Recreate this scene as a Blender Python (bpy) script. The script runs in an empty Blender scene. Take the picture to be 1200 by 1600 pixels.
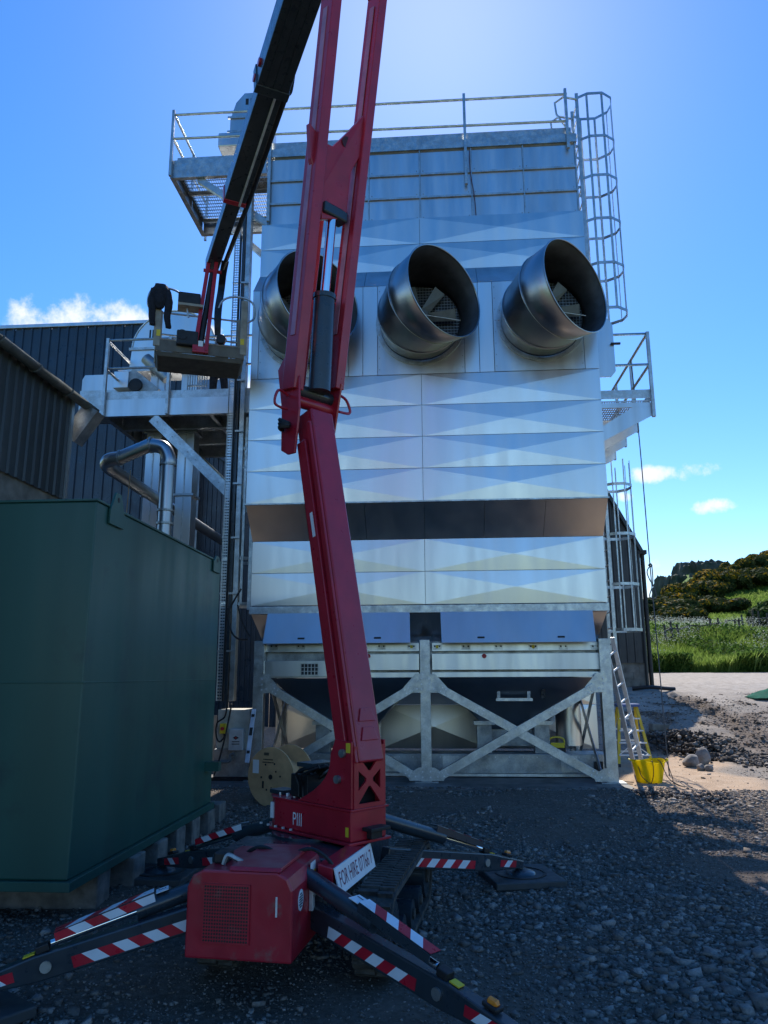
import bpy, bmesh, math, random
import numpy as np
from mathutils import Vector, Matrix
random.seed(7)
rng = np.random.default_rng(11)
rad = math.radians
scene = bpy.context.scene
COL = scene.collection

# ------------------------------------------------------------------ camera
FPX, PITCH, YAW, ROLL, CAMZ = 1180.4, .2127, .0715, -.0043, 1.6
cF = Vector((-math.sin(YAW)*math.cos(PITCH), math.cos(YAW)*math.cos(PITCH), math.sin(PITCH)))
_r = Vector((math.cos(YAW), math.sin(YAW), 0)); _u = _r.cross(cF)
cR = _r*math.cos(ROLL) + _u*math.sin(ROLL); cU = _u*math.cos(ROLL) - _r*math.sin(ROLL)
CAM = Vector((0, 0, CAMZ))
cam = bpy.data.cameras.new('camera'); camo = bpy.data.objects.new('camera', cam); COL.objects.link(camo)
camo.matrix_world = Matrix.Translation(CAM) @ Matrix((cR, cU, -cF)).transposed().to_4x4()
cam.sensor_fit = 'VERTICAL'; cam.sensor_height = 36; cam.lens = 36*FPX/1600
cam.clip_start = .05; cam.clip_end = 4000
scene.camera = camo
def ray(px, py): return cF + cR*((px-600)/FPX) - cU*((py-800)/FPX)
def PZ(px, py, z=0.): d = ray(px, py); return CAM + d*((z-CAMZ)/d.z)       # pixel -> point on a level plane
def PY(px, py, y): d = ray(px, py); return CAM + d*(y/d.y)                 # pixel -> point on a plane facing the yard
def PX(px, py, x): d = ray(px, py); return CAM + d*(x/d.x)

# ------------------------------------------------------------------ sky, sun, exposure
SUN_EL, SUN_AZ = rad(47), rad(1.0)          # azimuth from +Y towards +X
w = bpy.data.worlds.new('World'); scene.world = w; w.use_nodes = True
nt = w.node_tree; nt.nodes.clear(); w.cycles.sampling_method = 'MANUAL'; w.cycles.sample_map_resolution = 512
def N(t, **k):
    n = nt.nodes.new(t)
    for a, b in k.items(): setattr(n, a, b)
    return n
def M_(op, a, b=None, c=None):
    n = N('ShaderNodeMath', operation=op)
    for i, v in enumerate((a, b, c)):
        if v is None: continue
        if isinstance(v, (int, float)): n.inputs[i].default_value = v
        else: nt.links.new(v, n.inputs[i])
    return n.outputs[0]
sky = N('ShaderNodeTexSky', sky_type='NISHITA', sun_disc=False, sun_elevation=SUN_EL, sun_rotation=SUN_AZ,
        altitude=0, air_density=1.0, dust_density=.14, ozone_density=3.0)
bg = N('ShaderNodeBackground'); bg.inputs['Strength'].default_value = .12
out = N('ShaderNodeOutputWorld'); nt.links.new(bg.outputs[0], out.inputs[0])
tc = N('ShaderNodeTexCoord'); sep = N('ShaderNodeSeparateXYZ'); nt.links.new(tc.outputs['Generated'], sep.inputs[0])
az = M_('ARCTAN2', sep.outputs[0], sep.outputs[1]); el = M_('ARCSINE', sep.outputs[2])
no = N('ShaderNodeTexNoise'); no.inputs['Scale'].default_value = 26; no.inputs['Detail'].default_value = 8; no.inputs['Roughness'].default_value = .62
nt.links.new(tc.outputs['Generated'], no.inputs['Vector'])
nb = N('ShaderNodeTexNoise'); nb.inputs['Scale'].default_value = 4.2; nb.inputs['Detail'].default_value = 3
nt.links.new(tc.outputs['Generated'], nb.inputs['Vector'])
def azel(px, py):
    d = ray(px, py).normalized(); return math.atan2(d.x, d.y), math.asin(d.z)
mask = None
for (px, py, wx, wy) in ((70, 505, 52, 34), (165, 500, 85, 30), (290, 520, 60, 22), (1045, 738, 62, 15), (1110, 792, 34, 12), (975, 775, 14, 9),
                         (1015, 950, 40, 26), (372, 640, 40, 60), (850, 900, 200, 22), (1260, 880, 60, 20), (-120, 560, 120, 40)):
    a0, e0 = azel(px, py)
    dx = M_('DIVIDE', M_('SUBTRACT', az, a0), wx/FPX*1.0); dy = M_('DIVIDE', M_('SUBTRACT', el, e0), wy/FPX*1.0)
    m = M_('SUBTRACT', 1., M_('ADD', M_('MULTIPLY', dx, dx), M_('MULTIPLY', dy, dy)))
    mask = m if mask is None else M_('MAXIMUM', mask, m)
# scattered fair-weather cumulus low over the rest of the horizon
band = M_('SUBTRACT', 1., M_('POWER', M_('ABSOLUTE', M_('DIVIDE', M_('SUBTRACT', el, .11), .15)), 2.))
away = M_('GREATER_THAN', M_('ABSOLUTE', az), .75)
gen = M_('MULTIPLY', M_('ADD', M_('MULTIPLY', M_('SUBTRACT', nb.outputs[0], .57), 9.), M_('MULTIPLY', M_('SUBTRACT', band, 1.), .9)), 1.)
gen = M_('ADD', gen, M_('MULTIPLY', M_('SUBTRACT', away, 1.), 50.))
mask = M_('MAXIMUM', M_('MAXIMUM', mask, gen), -3.)
dens = M_('ADD', mask, M_('MULTIPLY', M_('SUBTRACT', no.outputs[0], .5), 4.2))
mr = N('ShaderNodeMapRange', interpolation_type='SMOOTHSTEP')
nt.links.new(dens, mr.inputs[0]); mr.inputs[1].default_value = -.05; mr.inputs[2].default_value = 1.15; mr.inputs[4].default_value = .92
mixw = N('ShaderNodeMix', data_type='RGBA'); nt.links.new(mr.outputs[0], mixw.inputs[0])
hs = N('ShaderNodeHueSaturation'); hs.inputs['Saturation'].default_value = 1.34; hs.inputs['Hue'].default_value = .507; nt.links.new(sky.outputs[0], hs.inputs['Color'])
nt.links.new(hs.outputs[0], mixw.inputs[6]); mixw.inputs[7].default_value = (5.0, 5.15, 5.4, 1)
nt.links.new(mixw.outputs[2], bg.inputs[0])
sl = bpy.data.lights.new('sun', 'SUN'); sl.energy = 3.6; sl.angle = rad(.53); sl.color = (1, .95, .87)
so = bpy.data.objects.new('sun', sl); COL.objects.link(so)
sdir = Vector((math.sin(SUN_AZ)*math.cos(SUN_EL), math.cos(SUN_AZ)*math.cos(SUN_EL), math.sin(SUN_EL)))
so.rotation_euler = sdir.to_track_quat('Z', 'Y').to_euler(); so.location = (0, 20, 40)
vs = scene.view_settings; vs.view_transform = 'Standard'; vs.look = 'None'; vs.exposure = 0.84; vs.gamma = 1; vs.use_curve_mapping = False
scene.render.engine = 'CYCLES'
scene.cycles.max_bounces = 5; scene.cycles.glossy_bounces = 4; scene.cycles.diffuse_bounces = 2

# ------------------------------------------------------------------ materials
MATS = {}
def mat(name, col, rough=.5, metal=0., var=.12, vscale=6., bump=0., bscale=40., col2=None, rvar=.1, streak=False, spangle=False, spec=.5, coat=0., flat=False, dirt=None):
    if name in MATS: return MATS[name]
    m = bpy.data.materials.new(name); m.use_nodes = True; t = m.node_tree; b = t.nodes['Principled BSDF']
    L = t.links.new
    b.inputs['Metallic'].default_value = metal; b.inputs['Roughness'].default_value = rough; b.inputs['Specular IOR Level'].default_value = spec
    if coat: b.inputs['Coat Weight'].default_value = coat; b.inputs['Coat Roughness'].default_value = .12
    b.inputs['Base Color'].default_value = (*col, 1)
    if not flat:
        tx = t.nodes.new('ShaderNodeTexCoord'); mp = t.nodes.new('ShaderNodeMapping'); L(tx.outputs['Object'], mp.inputs[0])
        if streak: mp.inputs['Scale'].default_value = (1, 1, .12)
        n1 = t.nodes.new('ShaderNodeTexNoise'); n1.inputs['Scale'].default_value = vscale; n1.inputs['Detail'].default_value = 6; L(mp.outputs[0], n1.inputs[0])
        cr = t.nodes.new('ShaderNodeMix'); cr.data_type = 'RGBA'
        c2 = col2 or tuple(max(0, c*(1-2*var)) for c in col)
        c1 = col if col2 else tuple(min(1, c*(1+var)) for c in col)
        cr.inputs[6].default_value = (*c1, 1); cr.inputs[7].default_value = (*c2, 1)
        rp = t.nodes.new('ShaderNodeMapRange'); rp.inputs[1].default_value = .35; rp.inputs[2].default_value = .65; L(n1.outputs[0], rp.inputs[0]); L(rp.outputs[0], cr.inputs[0])
        outc = cr.outputs[2]
        if spangle:
            v = t.nodes.new('ShaderNodeTexVoronoi'); v.inputs['Scale'].default_value = 55; L(tx.outputs['Object'], v.inputs[0])
            mx = t.nodes.new('ShaderNodeMix'); mx.data_type = 'RGBA'; mx.blend_type = 'MULTIPLY'; mx.inputs[0].default_value = .22
            L(outc, mx.inputs[6]); bw = t.nodes.new('ShaderNodeRGBToBW'); L(v.outputs['Color'], bw.inputs[0]); L(bw.outputs[0], mx.inputs[7]); outc = mx.outputs[2]
        if dirt:
            n3 = t.nodes.new('ShaderNodeTexNoise'); n3.inputs['Scale'].default_value = dirt[1]; n3.inputs['Detail'].default_value = 9; n3.inputs['Roughness'].default_value = .7; L(tx.outputs['Object'], n3.inputs[0])
            r3 = t.nodes.new('ShaderNodeMapRange'); r3.inputs[1].default_value = dirt[2]; r3.inputs[2].default_value = dirt[2]+.14; r3.inputs[4].default_value = .8; L(n3.outputs[0], r3.inputs[0])
            mx = t.nodes.new('ShaderNodeMix'); mx.data_type = 'RGBA'; L(r3.outputs[0], mx.inputs[0]); L(outc, mx.inputs[6]); mx.inputs[7].default_value = (*dirt[0], 1); outc = mx.outputs[2]
        L(outc, b.inputs['Base Color'])
        if rvar:
            n2 = t.nodes.new('ShaderNodeTexNoise'); n2.inputs['Scale'].default_value = vscale*2.3; n2.inputs['Detail'].default_value = 5; L(mp.outputs[0], n2.inputs[0])
            r2 = t.nodes.new('ShaderNodeMapRange'); r2.inputs[1].default_value = .3; r2.inputs[2].default_value = .7
            r2.inputs[3].default_value = max(.03, rough-rvar); r2.inputs[4].default_value = min(1, rough+rvar); L(n2.outputs[0], r2.inputs[0]); L(r2.outputs[0], b.inputs['Roughness'])
        if bump:
            n4 = t.nodes.new('ShaderNodeTexNoise'); n4.inputs['Scale'].default_value = bscale; n4.inputs['Detail'].default_value = 4; L(mp.outputs[0], n4.inputs[0])
            bp = t.nodes.new('ShaderNodeBump'); bp.inputs['Strength'].default_value = bump; bp.inputs['Distance'].default_value = .02; L(n4.outputs[0], bp.inputs['Height']); L(bp.outputs[0], b.inputs['Normal'])
    MATS[name] = m; return m
PANEL = mat('galvanised_sheet', (.72, .71, .69), .33, 1., .04, 2.2, bump=.02, bscale=3., streak=True, rvar=.05)
PANEL2 = mat('galvanised_plate', (.60, .62, .63), .36, 1., .08, 3., bump=.03, bscale=4., streak=True, rvar=.06)
GALV = mat('hot_dip_galvanised', (.56, .58, .58), .42, 1., .1, 7., spangle=True, bump=.03, bscale=30)
GALVD = mat('weathered_galvanised', (.42, .44, .44), .5, .9, .15, 5., spangle=True, bump=.03)
DUCT = mat('duct_sheet', (.40, .42, .44), .34, 1., .05, 2.5, rvar=.05, streak=True)
DARKIN = mat('dark_interior', (.03, .032, .035), .7)
BLADE = mat('cast_fan_blade', (.17, .18, .165), .55, .3)
RED = mat('red_machine_paint', (.42, .014, .030), .34, 0., .08, 5., coat=.25, rvar=.08, dirt=((.16, .09, .06), 3.5, .66))
REDD = mat('red_engine_cover', (.40, .014, .03), .40, 0., .08, 4., coat=.2, dirt=((.2, .12, .10), 5., .57))
NAVY = mat('anthracite_machine_paint', (.026, .038, .048), .33, 0., .1, 6., coat=.3, dirt=((.07, .06, .055), 6., .64))
BLACK = mat('black_rubber', (.012, .012, .013), .55, 0., .2, 10.)
TRACK = mat('dusty_track_rubber', (.07, .062, .052), .8, 0., .25, 14., bump=.3, bscale=60)
CHROME = mat('chromed_rod', (.8, .8, .8), .08, 1., flat=True)
TANK = mat('green_tank_paint', (.022, .092, .070), .42, 0., .12, .9, bump=.03, bscale=3., streak=True, dirt=((.012, .042, .045), 1.3, .54))
TIMBER = mat('grey_sleeper', (.20, .175, .15), .85, 0., .2, 9., bump=.3, bscale=30)
CLAD = mat('dark_blue_cladding', (.016, .035, .062), .35, 0., .1, 2., coat=.1)
CLADN = mat('anthracite_cladding', (.035, .042, .045), .42, 0., .15, 2., streak=True)
CLADR = mat('brown_grey_cladding', (.045, .045, .045), .5, 0., .12, 2.)
CONC = mat('concrete_wall', (.19, .175, .15), .9, 0., .2, 4., bump=.2)
PVC = mat('grey_gutter_plastic', (.11, .12, .12), .5, 0., .12, 6.)
PLY = mat('drum_plywood', (.62, .37, .18), .7, 0., .12, 5., bump=.1, bscale=60)
WHITE = mat('white_label', (.78, .78, .78), .5, var=.03)
YEL = mat('yellow_label', (.75, .55, .03), .5, var=.05)
YELP = mat('yellow_plastic', (.80, .58, .015), .35, var=.06, dirt=((.45, .36, .1), 9., .62))
YELF = mat('yellow_fibreglass', (.72, .50, .03), .5, var=.1, dirt=((.3, .25, .15), 14., .6))
ALU = mat('aluminium', (.66, .67, .68), .45, .45, .1, 12.)
REDST = mat('red_reflective', (.50, .012, .03), .35, var=.08)
WHST = mat('white_reflective', (.74, .76, .78), .35, var=.05)
AMBER = mat('amber_lens', (.75, .22, .02), .2, var=.05)
INK = mat('black_ink', (.015, .015, .015), .6, flat=True)
REDINK = mat('red_ink', (.45, .02, .03), .5, flat=True)
BEIGE = mat('basket_composite', (.33, .30, .24), .6, 0., .12, 8.)
CLOTH = mat('navy_cloth', (.012, .013, .02), .9, 0., .2, 20., bump=.3, bscale=60)
SKIN = mat('skin', (.45, .26, .19), .55, var=.06)
ROPE = mat('grey_rope', (.10, .11, .12), .8)
ROCK = mat('grey_boulder', (.25, .225, .205), .9, 0., .2, 8., bump=.4, bscale=18)
WOODF = mat('weathered_fence_wood', (.09, .075, .06), .9, 0., .2, 12.)
GREENT = mat('green_tarpaulin', (.010, .10, .065), .9, spec=.08)

def leafmat(name, a_, b_, c_=None, tr=.25):
    m = bpy.data.materials.new(name); m.use_nodes = True; t = m.node_tree; b = t.nodes['Principled BSDF']; at_ = t.nodes.new('ShaderNodeAttribute'); at_.attribute_name = 'tint'
    cr = t.nodes.new('ShaderNodeValToRGB'); t.links.new(at_.outputs['Fac'], cr.inputs[0]); e = cr.color_ramp.elements; e[0].color = (*a_, 1); e[1].color = (*(c_ or b_), 1)
    if c_: k = e.new(.6); k.color = (*b_, 1)
    b.inputs['Roughness'].default_value = .75; b.inputs['Specular IOR Level'].default_value = .08
    tl = t.nodes.new('ShaderNodeBsdfTranslucent'); mx = t.nodes.new('ShaderNodeMixShader'); mx.inputs[0].default_value = tr
    t.links.new(cr.outputs[0], b.inputs['Base Color']); t.links.new(cr.outputs[0], tl.inputs[0]); t.links.new(b.outputs[0], mx.inputs[1]); t.links.new(tl.outputs[0], mx.inputs[2]); t.links.new(mx.outputs[0], t.nodes['Material Output'].inputs[0])
    return m
# ------------------------------------------------------------------ mesh helpers
class MB:
    def __init__(s): s.v = []; s.f = []
    def add(s, vs, fs):
        o = len(s.v); s.v += [tuple(v) for v in vs]; s.f += [tuple(i+o for i in f) for f in fs]; return s
    def hexa(s, P): return s.add(P, [(0, 3, 2, 1), (4, 5, 6, 7), (0, 1, 5, 4), (1, 2, 6, 5), (2, 3, 7, 6), (3, 0, 4, 7)])
    def box(s, x0, x1, y0, y1, z0, z1):
        if x0 > x1: x0, x1 = x1, x0
        if y0 > y1: y0, y1 = y1, y0
        if z0 > z1: z0, z1 = z1, z0
        return s.hexa([(x0, y0, z0), (x1, y0, z0), (x1, y1, z0), (x0, y1, z0), (x0, y0, z1), (x1, y0, z1), (x1, y1, z1), (x0, y1, z1)])
    def obox(s, c, a, b, d):
        c, a, b, d = map(Vector, (c, a, b, d))
        return s.hexa([c-a-b-d, c+a-b-d, c+a+b-d, c-a+b-d, c-a-b+d, c+a-b+d, c+a+b+d, c-a+b+d])
    def bar(s, p0, p1, w_, h, up=(0, 0, 1)):
        p0, p1, up = Vector(p0), Vector(p1), Vector(up); d = p1-p0; sd = d.cross(up)
        if sd.length < 1e-6: sd = d.cross(Vector((0, 1, 0)))
        sd.normalize(); u2 = sd.cross(d).normalized()
        return s.obox((p0+p1)/2, d/2, sd*w_/2, u2*h/2) if False else s.hexa([p0-sd*w_/2-u2*h/2, p0+sd*w_/2-u2*h/2, p1+sd*w_/2-u2*h/2, p1-sd*w_/2-u2*h/2,
                                                                             p0-sd*w_/2+u2*h/2, p0+sd*w_/2+u2*h/2, p1+sd*w_/2+u2*h/2, p1-sd*w_/2+u2*h/2])
    def angle(s, p0, p1, w_, t=.01, up=(0, 0, 1), flip=1):          # L-section
        p0, p1, up = Vector(p0), Vector(p1), Vector(up); d = (p1-p0).normalized(); sd = d.cross(up).normalized(); u2 = sd.cross(d).normalized()
        s.bar(p0, p1, t, w_, up); o = sd*flip*(w_/2+.0005) + u2*(w_/2-t/2); s.bar(p0+o, p1+o, w_, t, up); return s
    def channel(s, p0, p1, w_, h, t=.012, up=(0, 0, 1), flip=1):    # web h tall with two flanges w_ wide
        p0, p1, up = Vector(p0), Vector(p1), Vector(up); d = (p1-p0).normalized(); sd = d.cross(up).normalized(); u2 = sd.cross(d).normalized()
        s.bar(p0, p1, t, h, up)
        for q in (-1, 1):
            o = sd*flip*(w_/2+t/2) + u2*q*(h/2-t/2-.0005); s.bar(p0+o, p1+o, w_, t, up)
        return s
    def tube(s, pts, r, n=10, closed=False, caps=True):
        pts = [Vector(p) for p in pts]; k = len(pts); rr = r if isinstance(r, (list, tuple)) else [r]*k
        rings = []; prev = None
        for i, p in enumerate(pts):
            a = pts[(i-1) % k] if (i > 0 or closed) else p; b = pts[(i+1) % k] if (i < k-1 or closed) else p
            d = (b-a).normalized()
            if prev is None:
                x = d.orthogonal().normalized()
            else:
                x = (prev - d*prev.dot(d))
                x = x.normalized() if x.length > 1e-6 else d.orthogonal().normalized()
            prev = x; y = d.cross(x)
            rings.append([p+(x*math.cos(2*math.pi*j/n)+y*math.sin(2*math.pi*j/n))*rr[i] for j in range(n)])
        vs = [v for R_ in rings for v in R_]; fs = []
        for i in range(k if closed else k-1):
            i2 = (i+1) % k
            for j in range(n): fs.append((i*n+j, i*n+(j+1) % n, i2*n+(j+1) % n, i2*n+j))
        if caps and not closed: fs += [tuple(range(n-1, -1, -1)), tuple((k-1)*n+j for j in range(n))]
        return s.add(vs, fs)
    def cyl(s, p0, p1, r, n=16): return s.tube([p0, p1], r, n)
    def ring(s, c, ax, r0, r1, t, n=32):         # flat washer-like ring with thickness t along ax
        c, ax = Vector(c), Vector(ax).normalized(); x = ax.orthogonal().normalized(); y = ax.cross(x); vs = []
        for q in (0, 1):
            for r in (r0, r1):
                for j in range(n): a = 2*math.pi*j/n; vs.append(c+ax*t*q+(x*math.cos(a)+y*math.sin(a))*r)
        fs = []
        for j in range(n):
            k = (j+1) % n
            fs += [(j, n+j, n+k, k)[::-1], (2*n+j, 2*n+k, 3*n+k, 3*n+j)[::-1], (n+j, 3*n+j, 3*n+k, n+k)[::-1], (j, k, 2*n+k, 2*n+j)[::-1]]
        return s.add(vs, fs)
    def prism(s, poly, off):                      # planar polygon (3-D points) extruded by off
        poly = [Vector(p) for p in poly]; off = Vector(off); n = len(poly)
        return s.add(poly+[p+off for p in poly], [tuple(range(n-1, -1, -1)), tuple(range(n, 2*n))]+[(i, (i+1) % n, n+(i+1) % n, n+i) for i in range(n)])
    def build(s, name, m, parent=None, smooth=False, bevel=0., ang=40, kind=None):
        me = bpy.data.meshes.new(name); me.from_pydata(s.v, [], s.f); me.update()
        bm = bmesh.new(); bm.from_mesh(me); bmesh.ops.recalc_face_normals(bm, faces=bm.faces); bm.to_mesh(me); bm.free()
        me.materials.append(m)
        if smooth: me.shade_smooth(); me.set_sharp_from_angle(angle=rad(ang))
        o = bpy.data.objects.new(name, me); COL.objects.link(o)
        if bevel:
            b = o.modifiers.new('bevel', 'BEVEL'); b.width = bevel; b.segments = 2; b.limit_method = 'ANGLE'; b.angle_limit = rad(50)
        if kind: o['kind'] = kind
        if parent: adopt(o, parent)
        return o
def adopt(o, parent):
    if parent.parent and parent.parent.parent: parent = parent.parent          # never a fourth level
    o.parent = parent; o.matrix_parent_inverse = WM[parent.name].inverted() if parent.name in WM else Matrix.Identity(4)
WM = {}
def thing(name, label, cat, loc=(0, 0, 0), group=None):
    o = bpy.data.objects.new(name, None); COL.objects.link(o); o.location = loc; o.empty_display_size = .2
    WM[o.name] = Matrix.Translation(Vector(loc)); o['label'] = label; o['category'] = cat
    if group: o['group'] = group
    return o
def tag(o, label, cat, group=None):
    o['label'] = label; o['category'] = cat
    if group: o['group'] = group
    return o
def struct(o): o['kind'] = 'structure'; return o
def copy_tree(o, parent=None):
    c = o.copy(); COL.objects.link(c)
    if parent: c.parent = parent
    for ch in list(o.children): copy_tree(ch, c)
    return c
def dup(root, loc, rotz=0., scale=1., label=None):
    c = copy_tree(root); c.location = loc; c.rotation_euler = (0, 0, rotz)
    c.scale = (scale,)*3 if isinstance(scale, (int, float)) else scale
    if label: c['label'] = label
    return c
def text(body, origin, xdir, ydir, height, m, parent, name='lettering', width=None):
    cu = bpy.data.curves.new(name, 'FONT'); cu.body = body; cu.size = 1; cu.extrude = 0; cu.resolution_u = 3
    o = bpy.data.objects.new(name, cu); COL.objects.link(o)
    me = bpy.data.meshes.new_from_object(o.evaluated_get(bpy.context.evaluated_depsgraph_get())); bpy.data.objects.remove(o)
    xs = [v.co.x for v in me.vertices]; ys = [v.co.y for v in me.vertices]
    x0, x1, y0, y1 = min(xs), max(xs), min(ys), max(ys); sy = height/(y1-y0); sx = width/(x1-x0) if width else sy
    xd, yd = Vector(xdir).normalized(), Vector(ydir).normalized(); O_ = Vector(origin)
    for v in me.vertices: v.co = O_ + xd*(v.co.x-x0)*sx + yd*(v.co.y-y0)*sy
    me.materials.clear(); me.materials.append(m)
    o = bpy.data.objects.new(name, me); COL.objects.link(o)
    if parent: adopt(o, parent)
    return o
def smoothstep(a, b, x): t = np.clip((x-a)/(b-a), 0, 1); return t*t*(3-2*t)
def vnoise(x, y, s, seed=0):                      # cheap smooth value noise
    r = np.random.default_rng(seed).random((64, 64)); X = np.asarray(x)/s; Y = np.asarray(y)/s
    xi = np.floor(X).astype(int); yi = np.floor(Y).astype(int); fx = X-xi; fy = Y-yi; fx = fx*fx*(3-2*fx); fy = fy*fy*(3-2*fy)
    g = lambda a, b: r[a % 64, b % 64]
    return (g(xi, yi)*(1-fx)+g(xi+1, yi)*fx)*(1-fy)+(g(xi, yi+1)*(1-fx)+g(xi+1, yi+1)*fx)*fy - .5

# ------------------------------------------------------------------ terrain
def gh(x, y, fine=True):
    x = np.asarray(x, float); y = np.asarray(y, float); R = np.hypot(x, y)
    z = -.15 + .15*smoothstep(8.3, 11.0, y) + 1.3*np.clip((y-15.2)/10.8, 0, 1)*smoothstep(15, 18, y) + .36*np.clip((y-26)/7, 0, 1)
    right = smoothstep(2, 9, x)
    hill = 1.75*smoothstep(33.5, 41, y) + .12*np.clip(y-41, 0, 19)
    cl = smoothstep(.262, .30, x/np.maximum(y, 1) + vnoise(x, y, 6, 3)*.02)
    up = .2*np.clip(y-60, 0, 40) + .2*np.clip(x-27, -8, 40)*smoothstep(60, 95, y)
    hill = hill + up*(cl*smoothstep(66, 84, y) + (1-smoothstep(66, 84, y)))
    hill = hill*(1-smoothstep(112, 190, y)) + 3*smoothstep(150, 260, y)
    z = z + hill*right
    z = z + 22*smoothstep(260, 560, R)*(.6+vnoise(x, y, 160, 5))
    if fine:
        yard = 1-smoothstep(30, 34, y)
        z = z + vnoise(x, y, 1.3, 1)*.07*yard + vnoise(x, y, .38, 2)*.035*yard + vnoise(x, y, 9, 4)*.5*smoothstep(36, 50, y)
        slab = smoothstep(-5, -4.6, x)*(1-smoothstep(2.75, 3.0, x))*smoothstep(11.25, 11.5, y)*(1-smoothstep(16, 17, y))
        z = z*(1-slab) + .0*slab
        rut = np.exp(-((x-6.9+.02*(y-16)+vnoise(x, y, 3, 9)*.8)/.35)**2)*smoothstep(13, 15, y)*(1-smoothstep(23, 26, y))
        z = z + rut*(-.1+vnoise(x, y, .3, 12)*.3) + vnoise(x*.6, y*1.5, .5, 13)*.09*smoothstep(4.2, 5, x)*smoothstep(13.5, 15, y)*(1-smoothstep(22, 25, y))
    return z
def axis(lo, hi, f0, f1, st):
    a = list(np.arange(f0, f1+1e-6, st)); s = st; p = f1
    while p < hi: s *= 1.16; p += s; a.append(p)
    s = st; p = f0
    while p > lo: s *= 1.16; p -= s; a.insert(0, p)
    return np.array(a)
gx = axis(-900, 900, -4.2, 9.5, .075); gy = axis(-900, 900, 2.6, 25, .075)
GX, GY = np.meshgrid(gx, gy); GZ = gh(GX, GY)
nx, ny = len(gx), len(gy)
idx = np.arange(nx*ny).reshape(ny, nx)
quads = np.stack([idx[:-1, :-1], idx[:-1, 1:], idx[1:, 1:], idx[1:, :-1]], -1).reshape(-1, 4)
me = bpy.data.meshes.new('ground'); me.vertices.add(nx*ny); me.vertices.foreach_set('co', np.stack([GX, GY, GZ], -1).ravel())
me.loops.add(len(quads)*4); me.loops.foreach_set('vertex_index', quads.ravel()); me.polygons.add(len(quads)); me.polygons.foreach_set('loop_start', np.arange(len(quads))*4)
me.update(calc_edges=True); me.shade_smooth()
grass = np.clip(smoothstep(33.0, 34.0, GY+vnoise(GX, GY, 1.5, 6)*1.2)*smoothstep(0, 4, GX) + smoothstep(14, 20, -GY) + smoothstep(26, 34, np.abs(GX)) + smoothstep(40, 44, GY), 0, 1)
sand = smoothstep(2.4, 2.7, GX)*(1-smoothstep(4.5, 5.3, GX+vnoise(GX, GY, .8, 7)*1.2))*smoothstep(10.6, 11.0, GY+vnoise(GX, GY, .6, 8)*.7)*(1-smoothstep(15.5, 16.4, GY))
pale = smoothstep(19, 25, GY+vnoise(GX, GY, 3, 10)*4)
rutm = 1.25*np.exp(-((GX-6.9+.02*(GY-16)+vnoise(GX, GY, 3, 9)*.8)/.5)**2)*smoothstep(13, 15, GY)*(1-smoothstep(22, 25, GY))
mud = np.clip(rutm + smoothstep(.08, .26, vnoise(GX*.6, GY*1.6, 1.4, 14)+vnoise(GX, GY, .45, 15)*.8)*smoothstep(4, 5, GX)*smoothstep(14, 16, GY)*(1-smoothstep(20, 24, GY)), 0, 1)
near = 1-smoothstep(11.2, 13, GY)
for nm, arr in (('grass', grass), ('sand', sand), ('pale', pale), ('mud', mud), ('stony', near)):
    a = me.attributes.new(nm, 'FLOAT', 'POINT'); a.data.foreach_set('value', arr.ravel().astype(np.float32))
gm = bpy.data.materials.new('yard_ground'); gm.use_nodes = True; t = gm.node_tree; b = t.nodes['Principled BSDF']; Lk = t.links.new
tx = t.nodes.new('ShaderNodeTexCoord')
def nz(sc, det=8, ro=.6):
    n = t.nodes.new('ShaderNodeTexNoise'); n.inputs['Scale'].default_value = sc; n.inputs['Detail'].default_value = det; n.inputs['Roughness'].default_value = ro; Lk(tx.outputs['Object'], n.inputs[0]); return n.outputs[0]
def ramp(src, a_, b_):
    r = t.nodes.new('ShaderNodeMapRange'); r.inputs[1].default_value = a_; r.inputs[2].default_value = b_; Lk(src, r.inputs[0]); return r.outputs[0]
def mixc(f, a_, b_):
    m = t.nodes.new('ShaderNodeMix'); m.data_type = 'RGBA'; Lk(f, m.inputs[0])
    for i, c in ((6, a_), (7, b_)):
        if isinstance(c, tuple): m.inputs[i].default_value = (*c, 1)
        else: Lk(c, m.inputs[i])
    return m.outputs[2]
def attr(nm): a = t.nodes.new('ShaderNodeAttribute'); a.attribute_name = nm; return a.outputs['Fac']
c = mixc(ramp(nz(1.3), .35, .65), (.20, .165, .135), (.29, .245, .20))
c = mixc(ramp(nz(22), .45, .7), c, (.36, .32, .28)); c = mixc(ramp(nz(45, 4), .55, .72), c, (.09, .075, .062))
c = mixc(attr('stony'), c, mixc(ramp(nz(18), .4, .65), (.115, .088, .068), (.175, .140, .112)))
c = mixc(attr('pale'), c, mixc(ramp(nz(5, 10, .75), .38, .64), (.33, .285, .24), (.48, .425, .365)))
c = mixc(attr('mud'), c, mixc(ramp(nz(12), .4, .6), (.12, .092, .072), (.20, .158, .125)))
c = mixc(attr('sand'), c, mixc(ramp(nz(4), .35, .65), (.42, .29, .19), (.50, .37, .26)))
c = mixc(attr('grass'), c, mixc(ramp(nz(.7), .35, .65), (.085, .145, .025), (.12, .19, .035)))
Lk(c, b.inputs['Base Color']); b.inputs['Roughness'].default_value = .95; b.inputs['Specular IOR Level'].default_value = .2
bp = t.nodes.new('ShaderNodeBump'); bp.inputs['Strength'].default_value = .8; bp.inputs['Distance'].default_value = .03; Lk(nz(38, 6, .7), bp.inputs['Height']); Lk(bp.outputs[0], b.inputs['Normal'])
me.materials.append(gm)
ground = struct(bpy.data.objects.new('ground', me)); COL.objects.link(ground)

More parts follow.
